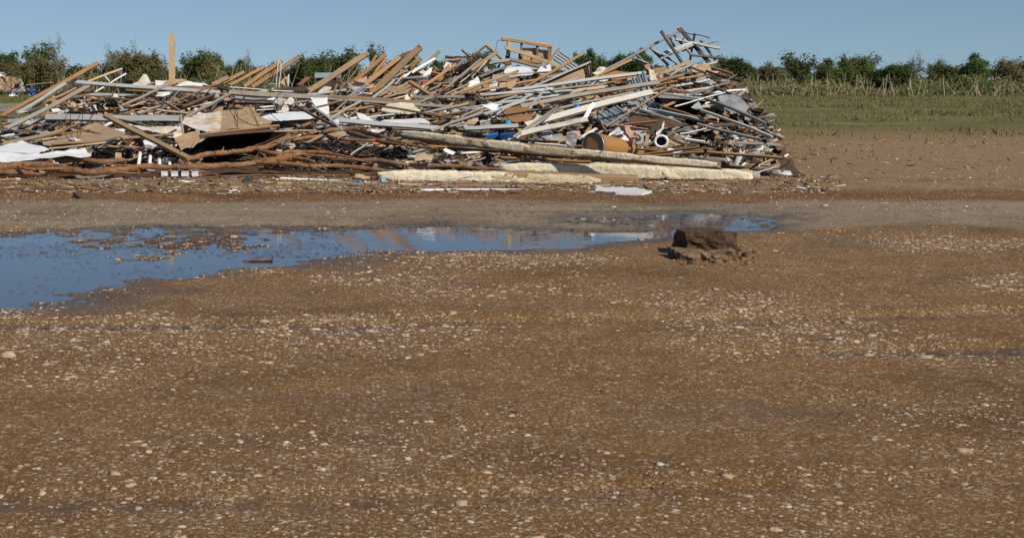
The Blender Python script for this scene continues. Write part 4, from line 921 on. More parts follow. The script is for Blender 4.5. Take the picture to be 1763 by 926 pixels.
B("brown board lying just left of the wall frame's foot", 866, 112, 880, 109, 6, "brown", d=.8)
SH("big white curved sheet like a car bonnet under the wall frame", [(867, 125), (873, 121), (895, 117), (914, 119), (920, 127), (914, 132), (880, 132)], "white_clean", n='curved_sheet', c='sheet', d=.0, k=.9, crumple=.05)
SH("dark grey band above the white bonnet-like sheet", [(878, 117), (896, 114), (912, 117), (900, 119), (882, 121)], "steel", n='metal_band', c='band', d=.5, k=.3)
SH("second white sheet at the right of the bonnet-like one", [(922, 128), (932, 118), (948, 114), (950, 126), (936, 130)], "white_clean", n='white_sheet', c='sheet', d=.3, k=.6, crumple=.06)
def louvre():
    e = empty("louvred_shutter", W3(846, 132, YD(134) + .1)); prop(e, "dark louvred shutter left of the white bonnet-like sheet", "shutter")
    for i in range(5):
        y = 118 + i * 4.6; P0, P1 = W3(831 + i * .3, y + 11, YD(134) - i * .03), W3(868, y - 2 + i * .4, YD(134) - i * .03); s = P0.y / FX
        link("slat", plank_mesh((P1 - P0).length, 4 * s, 4 * s, .02, .02, .002, .01), "black" if i % 2 else "steel", e, frame_along(P0, P1, 52))
    P0, P1 = W3(828, 133, YD(134)), W3(870, 115, YD(134)); link("frame", plank_mesh((P1 - P0).length, .05, .05, .05, .02, .002, .01), "grey_wood", e, frame_along(P0, P1, 40))
louvre()
SH("crumpled white paper ball left of the long light rail", [(805, 149), (808, 143), (816, 140), (822, 133), (828, 146), (820, 149)], "white", n='crumpled_paper', c='paper', d=-.2, k=.3, crumple=.1)
BM("long light rail like a peeled log rising to the wall frame", 776, 164, 893, 122, 5, "tan", n='peeled_log', c='log', d=-.5, k=.25)
BM("shorter pale rail just below the peeled log", 822, 157, 922, 138, 4.5, "orange", n='rail', d=-.6)
SH("jagged broken plywood piece under the white bonnet-like sheet", [(856, 154), (860, 146), (876, 143), (890, 136), (888, 146), (880, 155), (876, 156), (872, 152)], "osb", n='plywood_piece', c='plywood', d=-.7, k=.2)
SH("brown sheet wedged below the peeled log", [(782, 163), (806, 150), (830, 150), (826, 157)], "plywood", n='plywood_sheet', c='sheet', d=-.2)
BM("long tan rafter rising right of the wall frame to the trees", 900, 152, 1004, 93, 5.5, "orange", n='rafter', c='rafter', d=.1, k=.2)
BM("thin tan prop crossing the right stud of the wall frame", 922, 135, 962, 84, 4.2, "tan", n='rafter', c='rafter', d=1.3, k=.15)
# ---------------- right half ----------------
def siding_wall():
    d = YD(150) + .1
    e = empty("siding_wall", W3(970, 150, d)); prop(e, "tan sided wall panel with a grey top rail standing aslant on the heap", "wall panel")
    P = [W3(908, 154, d), W3(1014, 108, d + .5), W3(1016, 137, d + .5), W3(990, 142, d + .3), W3(960, 146, d)]
    n = 9
    for i in range(n):                                # lapped boards
        u0, u1 = i / n, (i + 1) / n
        a0, a1 = P[0].lerp(W3(925, 154, d), u0), P[0].lerp(W3(925, 154, d), u1); b0, b1 = P[1].lerp(P[2], u0), P[1].lerp(P[2], u1)
        v = [a0 + Vector((0, .0, 0)), b0, b1 + Vector((0, -.03, 0)), a1 + Vector((0, -.03, 0))]; v += [p + Vector((0, .05, 0)) for p in v]
        c, q = centred(v); link("lap_board", mesh(q, [(0, 3, 2, 1), (4, 5, 6, 7), (0, 1, 5, 4), (1, 2, 6, 5), (2, 3, 7, 6), (3, 0, 4, 7)]), "siding", e, Matrix.Translation(c - e.location) if False else Matrix.Translation(c))
    for nm, a, b, w, m in (("top_rail", (904, 155), (1017, 107), 3.4, "steel"), ("top_rail_lip", (906, 157), (1016, 110.5), 1.4, "black"), ("end_post", (1016, 108), (1018, 137), 3, "dark_panel"), ("inner_post", (1009, 111), (1011, 132), 1.8, "dark_panel"), ("foot_curve", (1011, 131), (1015, 139), 2, "dark_panel")):
        P0, P1 = W3(*a, d + (.45 if 'post' in nm or 'foot' in nm else -.02) - .08), W3(*b, d + .42); s = d / FX
        link(nm, plank_mesh((P1 - P0).length, w * s, w * s, .05, .02, .002, .01), m, e, frame_along(P0, P1, 20))
siding_wall()
def glazed():
    Y = YD(120) + 1.4; e = empty("glazed_panel", W3(968, 105, Y)); prop(e, "greenish roof light panel with dark bars left of the sided wall's top", "roof light")
    P = [W3(951, 103, Y), W3(963, 90, Y + .3), W3(996, 112, Y + .3), W3(985, 124, Y)]; c, me = sheet_mesh(P, .01, .004, 1); link("sheet", me, "blue_metal", e, Matrix.Translation(c))
    for i in range(4):
        u = .06 + .29 * i; P0, P1 = P[0].lerp(P[1], u) + Vector((0, -.04, .02)), P[3].lerp(P[2], u) + Vector((0, -.04, .02)); link("bar", plank_mesh((P1 - P0).length, .02, .02, .02, .02, .001, .01), "dark_steel", e, frame_along(P0, P1, 40))
glazed()
BM("straight tan rafter rising right of the sided wall", 1018, 136, 1088, 103, 4.4, "orange", n='rafter', c='rafter', d=.6, k=.15)
SH("rusty brown roof sheet behind the straight tan rafter", [(1030, 136), (1050, 123), (1095, 125), (1106, 132), (1070, 140)], "brown_board", n='roof_or_added_sheet', c='sheet', d=.9, k=.3)
SH("white and tan wreckage in the corner right of the sided wall", [(1018, 126), (1032, 117), (1044, 118), (1036, 128), (1022, 133)], "osb_white", n='wreckage_sheet', c='sheet', d=.9, k=.3, crumple=.08)
def steel_frame():
    e = empty("steel_frame", W3(1140, 110, YD(118) + 1.2)); prop(e, "bent steel frame of rails and struts jutting over the right of the heap", "steel frame")
    Y = YD(118) + 1.2
    for nm, x0, y0, x1, y1, w, m, dy in [
        ("main_rail", 1034, 125, 1168, 55, 4, "steel", 0), ("dark_post", 1138, 54, 1174, 108, 4.2, "dark_steel", -.2), ("dark_post", 1170, 49, 1222, 110, 6, "dark_steel", .3),
        ("flat_panel", 1141, 93, 1192, 74, 6.5, "zinc", .0), ("panel_rail", 1136, 102, 1194, 78, 2.2, "steel", -.05), ("strut", 1117, 80, 1151, 113, 3.2, "steel", .1), ("strut", 1092, 92, 1106, 103, 2.6, "steel", .05),
        ("strut", 1097, 102, 1116, 110, 2.4, "steel", 0), ("strut", 1160, 60, 1192, 96, 2.8, "steel", .25), ("cross_rail", 1163, 68, 1240, 84, 4, "steel", .15), ("cross_rail", 1187, 95, 1248, 101, 3.2, "dark_steel", .25),
        ("strut", 1126, 88, 1164, 108, 2.6, "steel", .05), ("strut", 1150, 60, 1168, 92, 2, "steel", .3), ("cross_rail", 1174, 88, 1236, 70, 3, "steel", .35), ("strut", 1196, 58, 1188, 104, 2.6, "dark_steel", .35), ("strut", 1206, 70, 1232, 104, 3, "steel", .3), ("knee_brace", 1176, 68, 1182, 62, 1.6, "dark_steel", .1), ("cross_rail", 1190, 72, 1214, 96, 3, "steel", .3)]:
        P0, P1 = W3(x0, y0, Y + dy), W3(x1, y1, Y + dy + .1); s = Y / FX
        link(nm, plank_mesh((P1 - P0).length, w * s, w * s, .07 if 'panel' not in nm else .02, .03, .004, .02), m, e, frame_along(P0, P1, 20))
    v, f = box_data(W3(1171, 53, Y + .25), .16, .14, .14); c, q = centred(v); link("joint_plate", mesh(q, f), "dark_steel", e, Matrix.Translation(c))
    tubes_obj("loose_wire", [([W3(1178, 56, Y + .2), W3(1192, 60, Y), W3(1204, 61, Y), W3(1222, 66, Y + .2)], .016)], "cable", e, sides=5)
steel_frame()
def ribbed(name, label, P, n, mat, rib=.03, ribm=None):
    a, b, c_, d_ = P; e = empty(name, (a + b + c_ + d_) / 4); prop(e, label, "metal sheet")
    v = []; f = []; m = n * 6
    nn = (b - a).cross(d_ - a).normalized()
    for i in range(m + 1):
        u = i / m; k = .005 * (1 if (i % 6) in (0, 5) else 0)
        for q in (0, .25, .5, .75, 1):
            v.append(a.lerp(b, u).lerp(d_.lerp(c_, u), q) + nn * (k + .04 * math.sin(q * 3 + u * 2)))
    for i in range(m):
        for j in range(4): f.append((i * 5 + j, (i + 1) * 5 + j, (i + 1) * 5 + j + 1, i * 5 + j + 1))
    c, q = centred(v); link("sheet", mesh(q, f, False), mat, e, Matrix.Translation(c))
    for i in range(n):
        u = (i + .5) / n; P0 = a.lerp(b, u) - nn * .03 * (1 if nn.y > 0 else -1); P1 = d_.lerp(c_, u) - nn * .03 * (1 if nn.y > 0 else -1)
        P1 = P0.lerp(P1, .92)
        link("rib", plank_mesh((P1 - P0).length, rib, rib, .03, .02, .001, .01), ribm or "dark_steel", e, frame_along(P0, P1, 20))
Yp = YD(160)
ribbed("ribbed_sheet", "pale blue ribbed metal sheet under the end of the long yellow rail", [W3(1060, 158, Yp - .2), W3(1110, 120, Yp + .6), W3(1129, 186, Yp - 1.2), W3(1078, 205, Yp - 2.0)], 6, "blue_metal", .022)
ribbed("ribbed_sheet", "bluish ribbed sheet half buried below the long grey beams", [W3(1020, 200, YD(205) - .5), W3(1062, 178, YD(190)), W3(1092, 205, YD(210) - .9), W3(1052, 218, YD(218) - 1.0)], 3, "blue_metal", .018)
# the long beams that slope up to the right
for a in [
    ("topmost grey beam of the sloping bundle, under the sided wall", 880, 156, 1112, 125, 6.5, "zinc", -.4, .4),
    ("second grey beam of the sloping bundle", 900, 160, 1044, 145, 5, "grey_wood", -.5, .4),
    ("tan board between the first two sloping beams", 1000, 152, 1080, 137, 4, "brown_board", -.2, .4),
    ("pale inner plank of the sloping bundle, left of the ribbed sheet", 960, 162, 1040, 150, 7, "siding", -.3, .4),
    ("long grey beam of the bundle that turns into the yellow rail", 896, 184, 1135, 143, 8, "grey_wood", -1.0, .4),
    ("yellow rail ending the long grey beam at the right", 1112, 148, 1178, 129, 6.5, "orange", -1.0, .4),
    ("lower yellow rail beneath the end of the long grey beam", 1128, 149, 1166, 140, 4, "orange", -.8, .4),
    ("thin orange lath below the long grey beam", 1028, 172, 1116, 147, 3.6, "orange", -1.2, .4),
    ("weathered plank under the thin orange lath", 960, 188, 1090, 160, 5.5, "grey_wood", -1.1, .4),
    ("dark gapped plank below the weathered one", 986, 190, 1096, 166, 4, "dark_panel", -1.0, .4),
    ("broad white-tan beam rising from the bent plank to the ribbed sheet", 905, 216, 1124, 158, 11, "grey_pale", -2.0, .4),
    ("broad pale plank bent at its right end", 896, 231, 1012, 206, 10, "grey_pale", -2.5, .4),
    ("long bluish grey board over the white bag", 806, 186, 930, 172, 5, "grey_wood", -.8, .5),
    ("grey board with a light edge above the brown hardboard", 840, 180, 962, 165, 5, "zinc", -.7, .5),
    ("tan plank along the upper slope below the jagged plywood", 834, 172, 904, 160, 5.5, "tan", -.6, .5),
    ("grey sheet-metal strip right under the jagged plywood", 826, 164, 952, 154, 6.5, "zinc", -.5, .5),
    ("grey strip joining the sheet-metal strip to the sloping bundle", 900, 164, 985, 156, 5, "blue_metal", -.5, .5),
    ("light lath along the white bag's top", 806, 190, 864, 181, 3.2, "white", -1.0, .5),
    ("bluish strip above the light lath", 858, 177, 890, 166, 5, "blue_metal", -.7, .4),
    ("dark beam end among the grey boards above the hardboard", 896, 174, 922, 160, 4, "dark_panel", -.9, .2),
    ("small dark bar crossing the dark beam end", 914, 160, 950, 166, 2.8, "dark_panel", -.9, .2),
    ("slanted grey strut in the sloping bundle", 945, 155, 968, 167, 4, "steel", -1.0, .3),
    ("dark blue-grey beam with open end right of the slanted strut", 936, 177, 986, 172, 5.5, "steel", -1.0, .4),
    ("tan block among the strips right of the hardboard", 928, 178, 938, 186, 8, "orange", -1.0, .3),
    ("brown strip crossing the hardboard", 853, 201, 962, 186, 3.2, "dark_panel", -1.6, .4),
    ("grey plank running into the blue bottle's left side", 798, 222, 893, 217, 8.5, "zinc", -1.9, .4),
    ("brown-grey plank slanting up to the hardboard from the left", 741, 227, 830, 195, 6, "grey_wood", -2.0, .4),
    ("grey board rising toward the white bag from the cream panel", 731, 195, 806, 179, 6, "grey_wood", -1.0, .4),
    ("brown plank parallel to the board by the cream panel", 742, 203, 812, 189, 5, "brown", -1.2, .4),
    ("short grey plank left of the white bag", 792, 203, 828, 188, 5, "grey_wood", -1.5, .4),
    ("long diagonal tan lath right of the drum, rising to the ribbed sheet", 1043, 219, 1162, 148, 5, "tan", -2.2, .45),
    ("short light lath propped at the foot of the long diagonal one", 1029, 202, 1044, 228, 4, "tan", -2.0, .2),
    ("level orange lath above the grey ring", 1072, 215, 1132, 209, 3.6, "orange", -1.4, .3),
    ("pinkish batten below the level orange lath", 1060, 216, 1116, 224, 3.4, "pink", -1.5, .3),
    ("thin white rod under the fan of blue sheets", 1094, 186, 1172, 212, 2.6, "white", -1.7, .3),
    ("long tan board edging the dark hollow at the right", 1136, 183, 1216, 208, 4.4, "orange", -1.6, .3),
    ("uppermost sheet-steel strip of the blue fan at the right", 1116, 188, 1214, 209, 5, "blue_metal", -1.5, .3),
    ("middle sheet-steel strip of the blue fan", 1092, 187, 1206, 206, 4.4, "zinc", -1.6, .3),
    ("dark lowest strip of the blue fan", 1080, 194, 1180, 208, 4, "steel", -1.7, .3),
    ("light strip along the upper lip of the dark hollow", 1140, 163, 1186, 165, 3, "white", -1.0, .3),
    ("white edged gutter above the dark hollow", 1136, 161, 1212, 172, 4, "zinc", -1.1, .3),
    ("pinkish board below the dark hollow's lip", 1150, 152, 1196, 160, 4, "pink", -.8, .3),
    ("brown board deep under the yellow rail", 1110, 158, 1146, 152, 5, "brown", -.5, .3),
    ("dark grey bar at the right edge of the rail bundle", 1170, 139, 1210, 146, 4, "dark_steel", -.8, .3),
    ("long white pipe pointing to the white seat ring from the right", 1170, 232, 1216, 222, 4, "white", -1.8, .3),
    ("curved white gutter right of the white seat ring", 1178, 240, 1214, 245, 5, "white", -1.9, .3),
    ("light board along the dark gap below the gutter", 1150, 236, 1180, 250, 3, "tan", -1.9, .3),
    ("brown board running right from the drum's far end", 1098, 268, 1204, 254, 5, "brown", -2.0, .3),
    ("second brown board under the one at the drum's far end", 1104, 270, 1212, 262, 4, "tan", -2.1, .3),
    ("tan board behind the drum's far end", 1096, 256, 1148, 262, 4, "orange", -1.5, .3),
    ("rusty rod over the rubble left of the drum", 888, 241, 962, 244, 4, "brown", -1.6, .2),
    ("white strip on the ground plank left of the drum", 920, 248, 976, 252, 4, "white", -1.5, .2),
]: B(a[0], a[1], a[2], a[3], a[4], a[5], a[6], n='rod' if ' rod' in a[0] else 'lath' if 'lath' in a[0] else 'strip' if 'strip' in a[0] else 'beam_length' if 'beam' in a[0] else 'board', c='rod' if ' rod' in a[0] else 'lath' if 'lath' in a[0] else 'strip' if 'strip' in a[0] else 'beam' if 'beam' in a[0] else 'board', d=a[7], k=a[8], t=.06, rag=.2)
BM("bright bent end of the pale plank, standing up like a paddle", 1002, 211, 1022, 178, 8, "white_clean", n='bent_strip', c='strip', d=-2.5, k=.1)
for i in range(2):
    P0, P1 = W3(884 + i * 5, 236 + i * 2, YD(236) - 2.4), W3(960 + i * 3, 184 + i * 3, YD(200) - 2.1)
    prop(tubes_obj("thin_rod", [([P0, P1], .028)], "grey_plastic" if i else "grey_wood", sides=6), ["upper of the two thin rods rising from the blue bottle crate", "lower of the two thin rods rising from the blue bottle crate"][i], "rod")
SH("brown hardboard sheet right of the white bag", [(868, 199), (871, 188), (890, 179), (907, 180), (914, 190), (892, 197)], "brown_board", n='hardboard', c='sheet', d=-.9, crumple=.02)
SH("lower piece of brown hardboard under the dark strip", [(862, 207), (872, 200), (906, 199), (920, 196), (914, 206), (888, 212)], "brown_board", n='hardboard', c='sheet', d=-1.1, crumple=.03)
SH("white crumpled bag left of the brown hardboard", [(826, 193), (832, 188), (848, 186), (858, 189), (854, 196), (838, 198)], "white_clean", n='plastic_bag', c='bag', d=-1.4, k=.5, crumple=.12, cuts=3)
SH("light metal sheet below the light lath by the white bag", [(808, 190), (826, 182), (862, 180), (864, 184), (826, 190)], "zinc", n='metal_sheet', c='sheet', d=-.7)
SH("torn tan board with a dark hole left of the blue bottle", [(800, 216), (806, 206), (823, 201), (824, 208), (814, 216)], "osb", n='torn_board', c='board', d=-1.6, k=.3)
can("water_bottle", "bright blue round bottle below the brown hardboard", "bottle", 873.5, 215.5, 8.5, 10, "cyan", "blue", YD(215) - 1.9, 14)
can("plastic_jug", "small blue and white jug at the left end of the broad white-tan beam", "jug", 992, 188, 9, 11, "blue", "light_blue", YD(190) - 1.6, 20)
SH("navy plastic scrap left of the blue jug", [(798, 193), (802, 190), (806, 193), (803, 196)], "blue", n='plastic_scrap', c='scrap', d=-1.5, k=.3)
def crate():
    Y = YD(236) - 1.9; e = empty("bottle_crate", W3(862, 236, Y)); prop(e, "crushed blue plastic bottle crate with an open grid", "crate")
    c, me = sheet_mesh([W3(838, 240, Y), W3(841, 235, Y + .2), (W3(858, 231, Y + .1)), W3(859, 236, Y - .1)], .05, .01, 1); link("side_wall", me, "blue", e, Matrix.Translation(c))
    runs = []
    for i in range(7): runs.append(([W3(860 + i * 4, 240.5 - i * .6, Y), W3(862 + i * 4, 233 - i * .6, Y + .4)], .010))
    for j in range(4): runs.append(([W3(859 + j * .8, 241 - j * 2.6, Y + .12 * j), W3(887, 236 - j * 2.6, Y + .12 * j)], .010))
    tubes_obj("grid", runs, "navy", e, sides=5, n=1)
    c, me = sheet_mesh([W3(861, 241, Y + .1), W3(863, 232, Y + .5), W3(887, 228, Y + .5), W3(888, 236, Y + .1)], .01, .01, 1); link("bottom", me, "blue", e, Matrix.Translation(c))
crate()
def drum():
    N, Fp = W3(1020.5, 251.5, 35.0), W3(1096, 262, 36.2); r = 23 * 35 / FX
    e = empty("storage_drum", N); e.matrix_world = axis_matrix(N, Fp); prop(e, "big orange-tan drum lying on its side with its brown end toward the road", "drum")
    Lh = (Fp - N).length; mw = axis_matrix(N, Fp); e.rotation_euler = mw.to_euler(); e.location = N
    link("body", lathe([(r * .96, .02), (r, .08), (r * .98, .3), (r * .88, Lh * .5), (r * .62, Lh * .97), (r * .56, Lh)], 36), "drum", e)
    link("end_lid", lathe([(.01, .012), (r * .5, .018), (r * .94, .01), (r * .96, .03)], 36), "drum_lid", e)
    link("rim", lathe([(r * .95, -.012), (r * 1.01, -.016), (r * 1.045, 0), (r * 1.05, .05), (r * 1.01, .062), (r * .95, .04), (r * .95, -.012)], 36, False), "wire", e)
    link("far_rim", lathe([(r * .62, Lh - .05), (r * .7, Lh - .04), (r * .7, Lh + .02), (r * .6, Lh + .02), (r * .62, Lh - .05)], 28, False), "wire", e)
drum()
SH("white sheet of crumpled packaging behind the drum", [(1044, 240), (1052, 224), (1066, 221), (1069, 228), (1078, 237), (1086, 248), (1066, 244)], "white_clean", n='packaging', c='packaging', d=1.3, k=.2, crumple=.07, cuts=3)
SH("brown cardboard folded over the white packaging", [(1066, 224), (1074, 226), (1080, 236), (1070, 235)], "plywood", n='cardboard', c='cardboard', d=1.0, k=.2, crumple=.05)
def ring(name, label, cat, x, y, R_, rt, mat, Y, rx, rz, squash=1, arc=(0, 360), part=None):
    s = Y / FX; e = empty(name, W3(x, y, Y)); e.rotation_euler = (math.radians(rx), 0, math.radians(rz)); prop(e, label, cat)
    pts = [Vector((math.cos(a) * R_ * s, 0, math.sin(a) * R_ * s * squash)) for a in np.linspace(math.radians(arc[0]), math.radians(arc[1]), 40)]
    v, f = tube_data(pts, rt * s, 10, cap=True); link("ring", mesh(v, f, True), mat, e); return e, s
e, s = ring("ring_seal", "thick grey ring with a pinkish lump of clay inside", "ring", 1097, 239, 9, 3.4, "grey_plastic", YD(246) - 1.4, -20, 20, arc=(-120, 110))
SH("pinkish lump of clay pipe leaning into the grey ring", [(1075, 224), (1081, 223), (1085, 229), (1096, 233), (1098, 243), (1090, 245), (1084, 238), (1078, 233)], "pink", n='clay_lump', c='lump', d=-1.4, k=.3, th=.09, crumple=.05)
e, s = ring("toilet_seat", "white oval seat ring standing on edge around a black opening", "seat ring", 1138.5, 243.5, 10.5, 2.2, "white_clean", YD(250) - 1.6, 0, -12, .92)
m = lathe([(.001, 0), (8.5 * s, 0), (8.5 * s, .02), (.001, .02)], 24); m.transform(Matrix.Rotation(math.radians(90), 4, 'X')); link("bowl_opening", m, "black", e).location = (0, .06, 0)
SH("brown flap of board over the right of the white seat ring", [(1146, 234), (1160, 240), (1178, 244), (1176, 251), (1150, 252), (1147, 244)], "plywood", n='board_flap', c='board', d=-1.55, k=.3)
SH("dark brown table top leaning on its edge above the white seat ring", [(1112, 233), (1122, 219), (1141, 203), (1143, 212), (1138, 224), (1128, 232), (1120, 233)], "dark_panel", n='table_top', c='table top', d=-1.2, k=.15, crumple=.01)
SH("ragged white torn edge along the dark table top", [(1128, 233), (1138, 223), (1142, 208), (1144.5, 214), (1141, 226), (1136, 233), (1130, 236)], "osb_white", n='torn_edge', c='torn paper', d=-1.35, k=.15, crumple=.03)
SH("tan brown board left of the white seat ring", [(1108, 250), (1112, 232), (1118, 233), (1116, 250)], "plywood", n='board_piece', c='board', d=-1.2, k=.3)
SH("dark rubber bits beside the white seat ring", [(1118, 246), (1117, 234), (1121, 233), (1123, 246)], "black", n='rubber_strip', c='strip', d=-1.3, k=.3, crumple=.05)
SH("added sheet metal piece shading the dark hollow at the right", [(1134, 167), (1216, 175), (1232, 166, 3.2), (1140, 158, 3.2)], "zinc", n='roof_or_added_sheet', c='shade sheet', d=-1.0, k=0, crumple=.02)  # added cover that blocks sunlight from the hollow below
SH("black sheet painting the shade inside the dark hollow at the right", [(1128, 164), (1236, 164), (1236, 206), (1128, 190)], "black", n='dark_or_shade_board', c='board', d=4.4, k=0, crumple=.02)  # darkness of the hollow painted as a black backing sheet
SH("light tin scrap in the mouth of the dark hollow", [(1190, 183), (1202, 176), (1212, 184), (1200, 188)], "zinc", n='tin_scrap', c='scrap', d=-.9, k=.3)
SH("brown shaded board under the fan of blue sheets", [(1080, 214), (1084, 198), (1140, 203), (1186, 214), (1140, 222)], "brown", n='board_sheet', c='sheet', d=-.9, k=.4)
SH("long white-tan sheet along the skyline right of the tan box", [(1130, 130), (1138, 124), (1186, 104), (1191, 107), (1172, 116), (1150, 125)], "pale", n='long_sheet', c='sheet', d=-.2, k=.4, crumple=.03)
B("weathered board under the skyline sheet", 1152, 131, 1194, 110, 5, "grey_wood", d=-.4, k=.2)

for a in [
    ("pale board along the skyline right of the skyline sheet", 1184, 116, 1236, 108, 5, "pale", .2), ("weathered board slanting down from the skyline sheet's right end", 1180, 112, 1232, 132, 5, "grey_wood", -.2),
    ("brown plank level under the skyline sheet's right end", 1172, 127, 1240, 124, 5, "brown", -.1), ("orange board behind the dark grey bar of the rail bundle", 1166, 137, 1226, 126, 4.5, "orange", .0),
    ("grey channel crossing under the yellow rail's tip", 1158, 150, 1222, 138, 5, "zinc", -.6), ("pale plank along the far right slope above the gutter", 1176, 158, 1240, 148, 5, "grey_pale", -.7),
    ("tan plank on the crown's right shoulder", 1206, 112, 1262, 128, 5, "tan", .1), ("dark beam poking out of the right shoulder", 1214, 122, 1276, 140, 4.5, "dark_panel", -.2),
    ("white trim strip on the right shoulder below the steel frame", 1196, 120, 1228, 116, 3, "white", -.2), ("long grey plank down the right flank of the heap", 1214, 170, 1320, 214, 6, "grey_wood", -.9),
    ("long pale plank down the right flank of the heap", 1206, 190, 1330, 236, 5.5, "grey_pale", -1.2), ("long tan plank along the foot of the right flank", 1216, 262, 1350, 272, 6, "tan", -1.4),
    ("steel strip along the right flank of the heap", 1200, 214, 1310, 240, 5, "zinc", -1.3), ("brown plank across the right flank of the heap", 1230, 150, 1296, 176, 5, "brown", -.6)]:
    B(a[0], a[1], a[2], a[3], a[4], a[5], a[6], n='broken_board', c='board', d=a[7], k=.5, t=.06)
SH("big crumpled tan sheet on the right shoulder of the heap", [(1190, 122), (1204, 112), (1222, 114), (1226, 126), (1206, 130)], "osb", n='crumpled_sheet', c='sheet', d=.1, k=.4, crumple=.08)
SH("big grey tin sheet bent over the right flank of the heap", [(1236, 170), (1262, 160), (1290, 182), (1280, 200), (1250, 190)], "zinc", n='tin_sheet', c='sheet', d=-.7, k=.7, crumple=.06)
def tan_box():
    Y = YD(140) - .2; e = empty("cardboard_box", W3(1124, 138, Y)); prop(e, "open torn cardboard box on the skyline left of the long sheet", "box")
    for nm, P, m in (("front_flap", [(1116, 119), (1126, 121), (1134, 138), (1120, 140)], "osb_white"), ("side_flap", [(1131, 128), (1136, 126), (1137, 138), (1133, 139)], "orange"), ("lid_flap", [(1110, 112), (1120, 111), (1119, 121), (1112, 119)], "pink"), ("bottom_flap", [(1119, 138), (1136, 137), (1137, 140), (1120, 141.5)], "orange"), ("back_flap", [(1122, 120), (1144, 115), (1150, 119), (1136, 127), (1128, 124)], "plywood")):
        c, me = sheet_mesh([W3(x, y, Y + (.3 if nm == 'back_flap' else .1 * (y < 122))) for x, y in P], .012, .02, 2); link(nm, me, m, e, Matrix.Translation(c))
tan_box()
# rubble left of the drum
for lab, pts, m in [
    ("grey stone coloured lump left of the drum, over the cream beam", [(928, 238), (936, 232), (958, 231), (970, 237), (960, 243), (940, 242)], "grey_plastic"),
    ("white chunk on the grey lump left of the drum", [(934, 240), (942, 235), (951, 236), (948, 241)], "white"),
    ("brown crumpled cloth left of the drum", [(974, 232), (982, 226), (998, 228), (1000, 236), (986, 240)], "pink"),
    ("second brown wad left of the drum", [(960, 247), (966, 238), (984, 237), (988, 246), (972, 250)], "plywood"),
    ("grey and white knot of cloth against the drum", [(974, 254), (978, 241), (990, 239), (994, 250), (984, 257)], "cloth_grey"),
    ("light board slab just above the drum", [(1000, 238), (1012, 225), (1018, 222), (1017, 230), (1006, 238)], "tan"),
    ("thin white strip behind the drum's upper left rim", [(998, 246), (1010, 236), (1024, 227), (1028, 226), (1018, 236)], "white"),
    ("reddish brown wad behind the drum", [(1028, 231), (1034, 224), (1042, 226), (1044, 232), (1034, 233)], "brown_board"),
    ("dark grey bin scrap between drum and white packaging", [(1040, 236), (1044, 225), (1049, 224), (1049, 234)], "rubber"),
    ("white rags at the right of the seat ring board", [(1172, 230), (1180, 222), (1188, 224), (1184, 232)], "cloth_grey"),
]: SH(lab, pts, m, n='chunk' if 'chunk' in lab or 'lump' in lab else 'crumpled_cloth' if any(w in lab for w in ('cloth', 'wad', 'rags')) else 'scrap', c='chunk' if 'chunk' in lab or 'lump' in lab else 'cloth' if any(w in lab for w in ('cloth', 'wad', 'rags')) else 'scrap', d=1.2 if 'drum' in lab and ('behind' in lab or 'above' in lab or 'between' in lab) else -1.2, k=.4, th=.05, crumple=.08)

# ---------------- foam covered beams and the fallen tree at the foot ----------------
def foam_beam(label, pts, hpx, d, foam_x=None, foam_mat="cream", core="tan", name='foam_covered_beam', lump=.05, seed=1, depth=.22):
    """a long timber with a skin of foam: pts are (x, y) of its middle line"""
    g = random.Random(seed)
    e = empty(name, W3(pts[0][0], pts[0][1], YD(pts[0][1]) + d)); prop(e, label, "beam")
    def body(nm, pts, hpx, dy, mat, lump, depth, ragged, oy=0):
        X = []; n = max(10, int(abs(pts[-1][0] - pts[0][0]) / 4))
        xs_ = np.linspace(pts[0][0], pts[-1][0], n + 1)
        V = []; F = []; K = 20
        for i, x in enumerate(xs_):
            y = np.interp(x, [p[0] for p in pts], [p[1] for p in pts]); h = np.interp(x, [p[0] for p in pts], [p[2] if len(p) > 2 else hpx for p in pts])
            Yb = YD(min(y - oy + 4, 311.9)) + d + dy; s = Yb / FX
            for j in range(K):
                a = 2 * math.pi * (j + .5) / K; ca, sa = math.cos(a), math.sin(a)
                q = (abs(ca) ** 9 + abs(sa) ** 9) ** (-1 / 9)
                bump = 1 + lump * 6 * mnoise.noise(Vector((x * .05 + seed * 9, a * .9, seed))) * .5 + lump * 1.5 * mnoise.noise(Vector((x * .14, a * 2, seed))) + lump * 1.6 * mnoise.noise(Vector((x * .4, a * 4, seed + 5)))
                rx = (g.random() - .5) * ragged if i in (0, n) else 0
                V.append(W3(x + rx, y, Yb) + Vector((0, -ca * q * depth * .5 * bump, sa * q * h * s * .5 * bump)))
        for i in range(n):
            for j in range(K): F.append((i * K + j, (i + 1) * K + j, (i + 1) * K + (j + 1) % K, i * K + (j + 1) % K))
        F.append(tuple(range(K))); F.append(tuple(n * K + j for j in range(K))[::-1])
        c, q = centred(V); link(nm, mesh(q, F, True), mat, e, Matrix.Translation(c))
    body("timber", pts, hpx, 0, core, .012, depth, 4)
    for k, (x0, x1, oy, hh, m) in enumerate(foam_x or []):
        sub = [(x, np.interp(x, [p[0] for p in pts], [p[1] for p in pts]) + oy, hh * (1 if x not in (x0, x1) else .5)) for x in np.linspace(x0, x1, 7)]
        body("foam_skin", sub, hh, -.05 - .006 * k, m, lump, depth * 1.0, 8, oy)
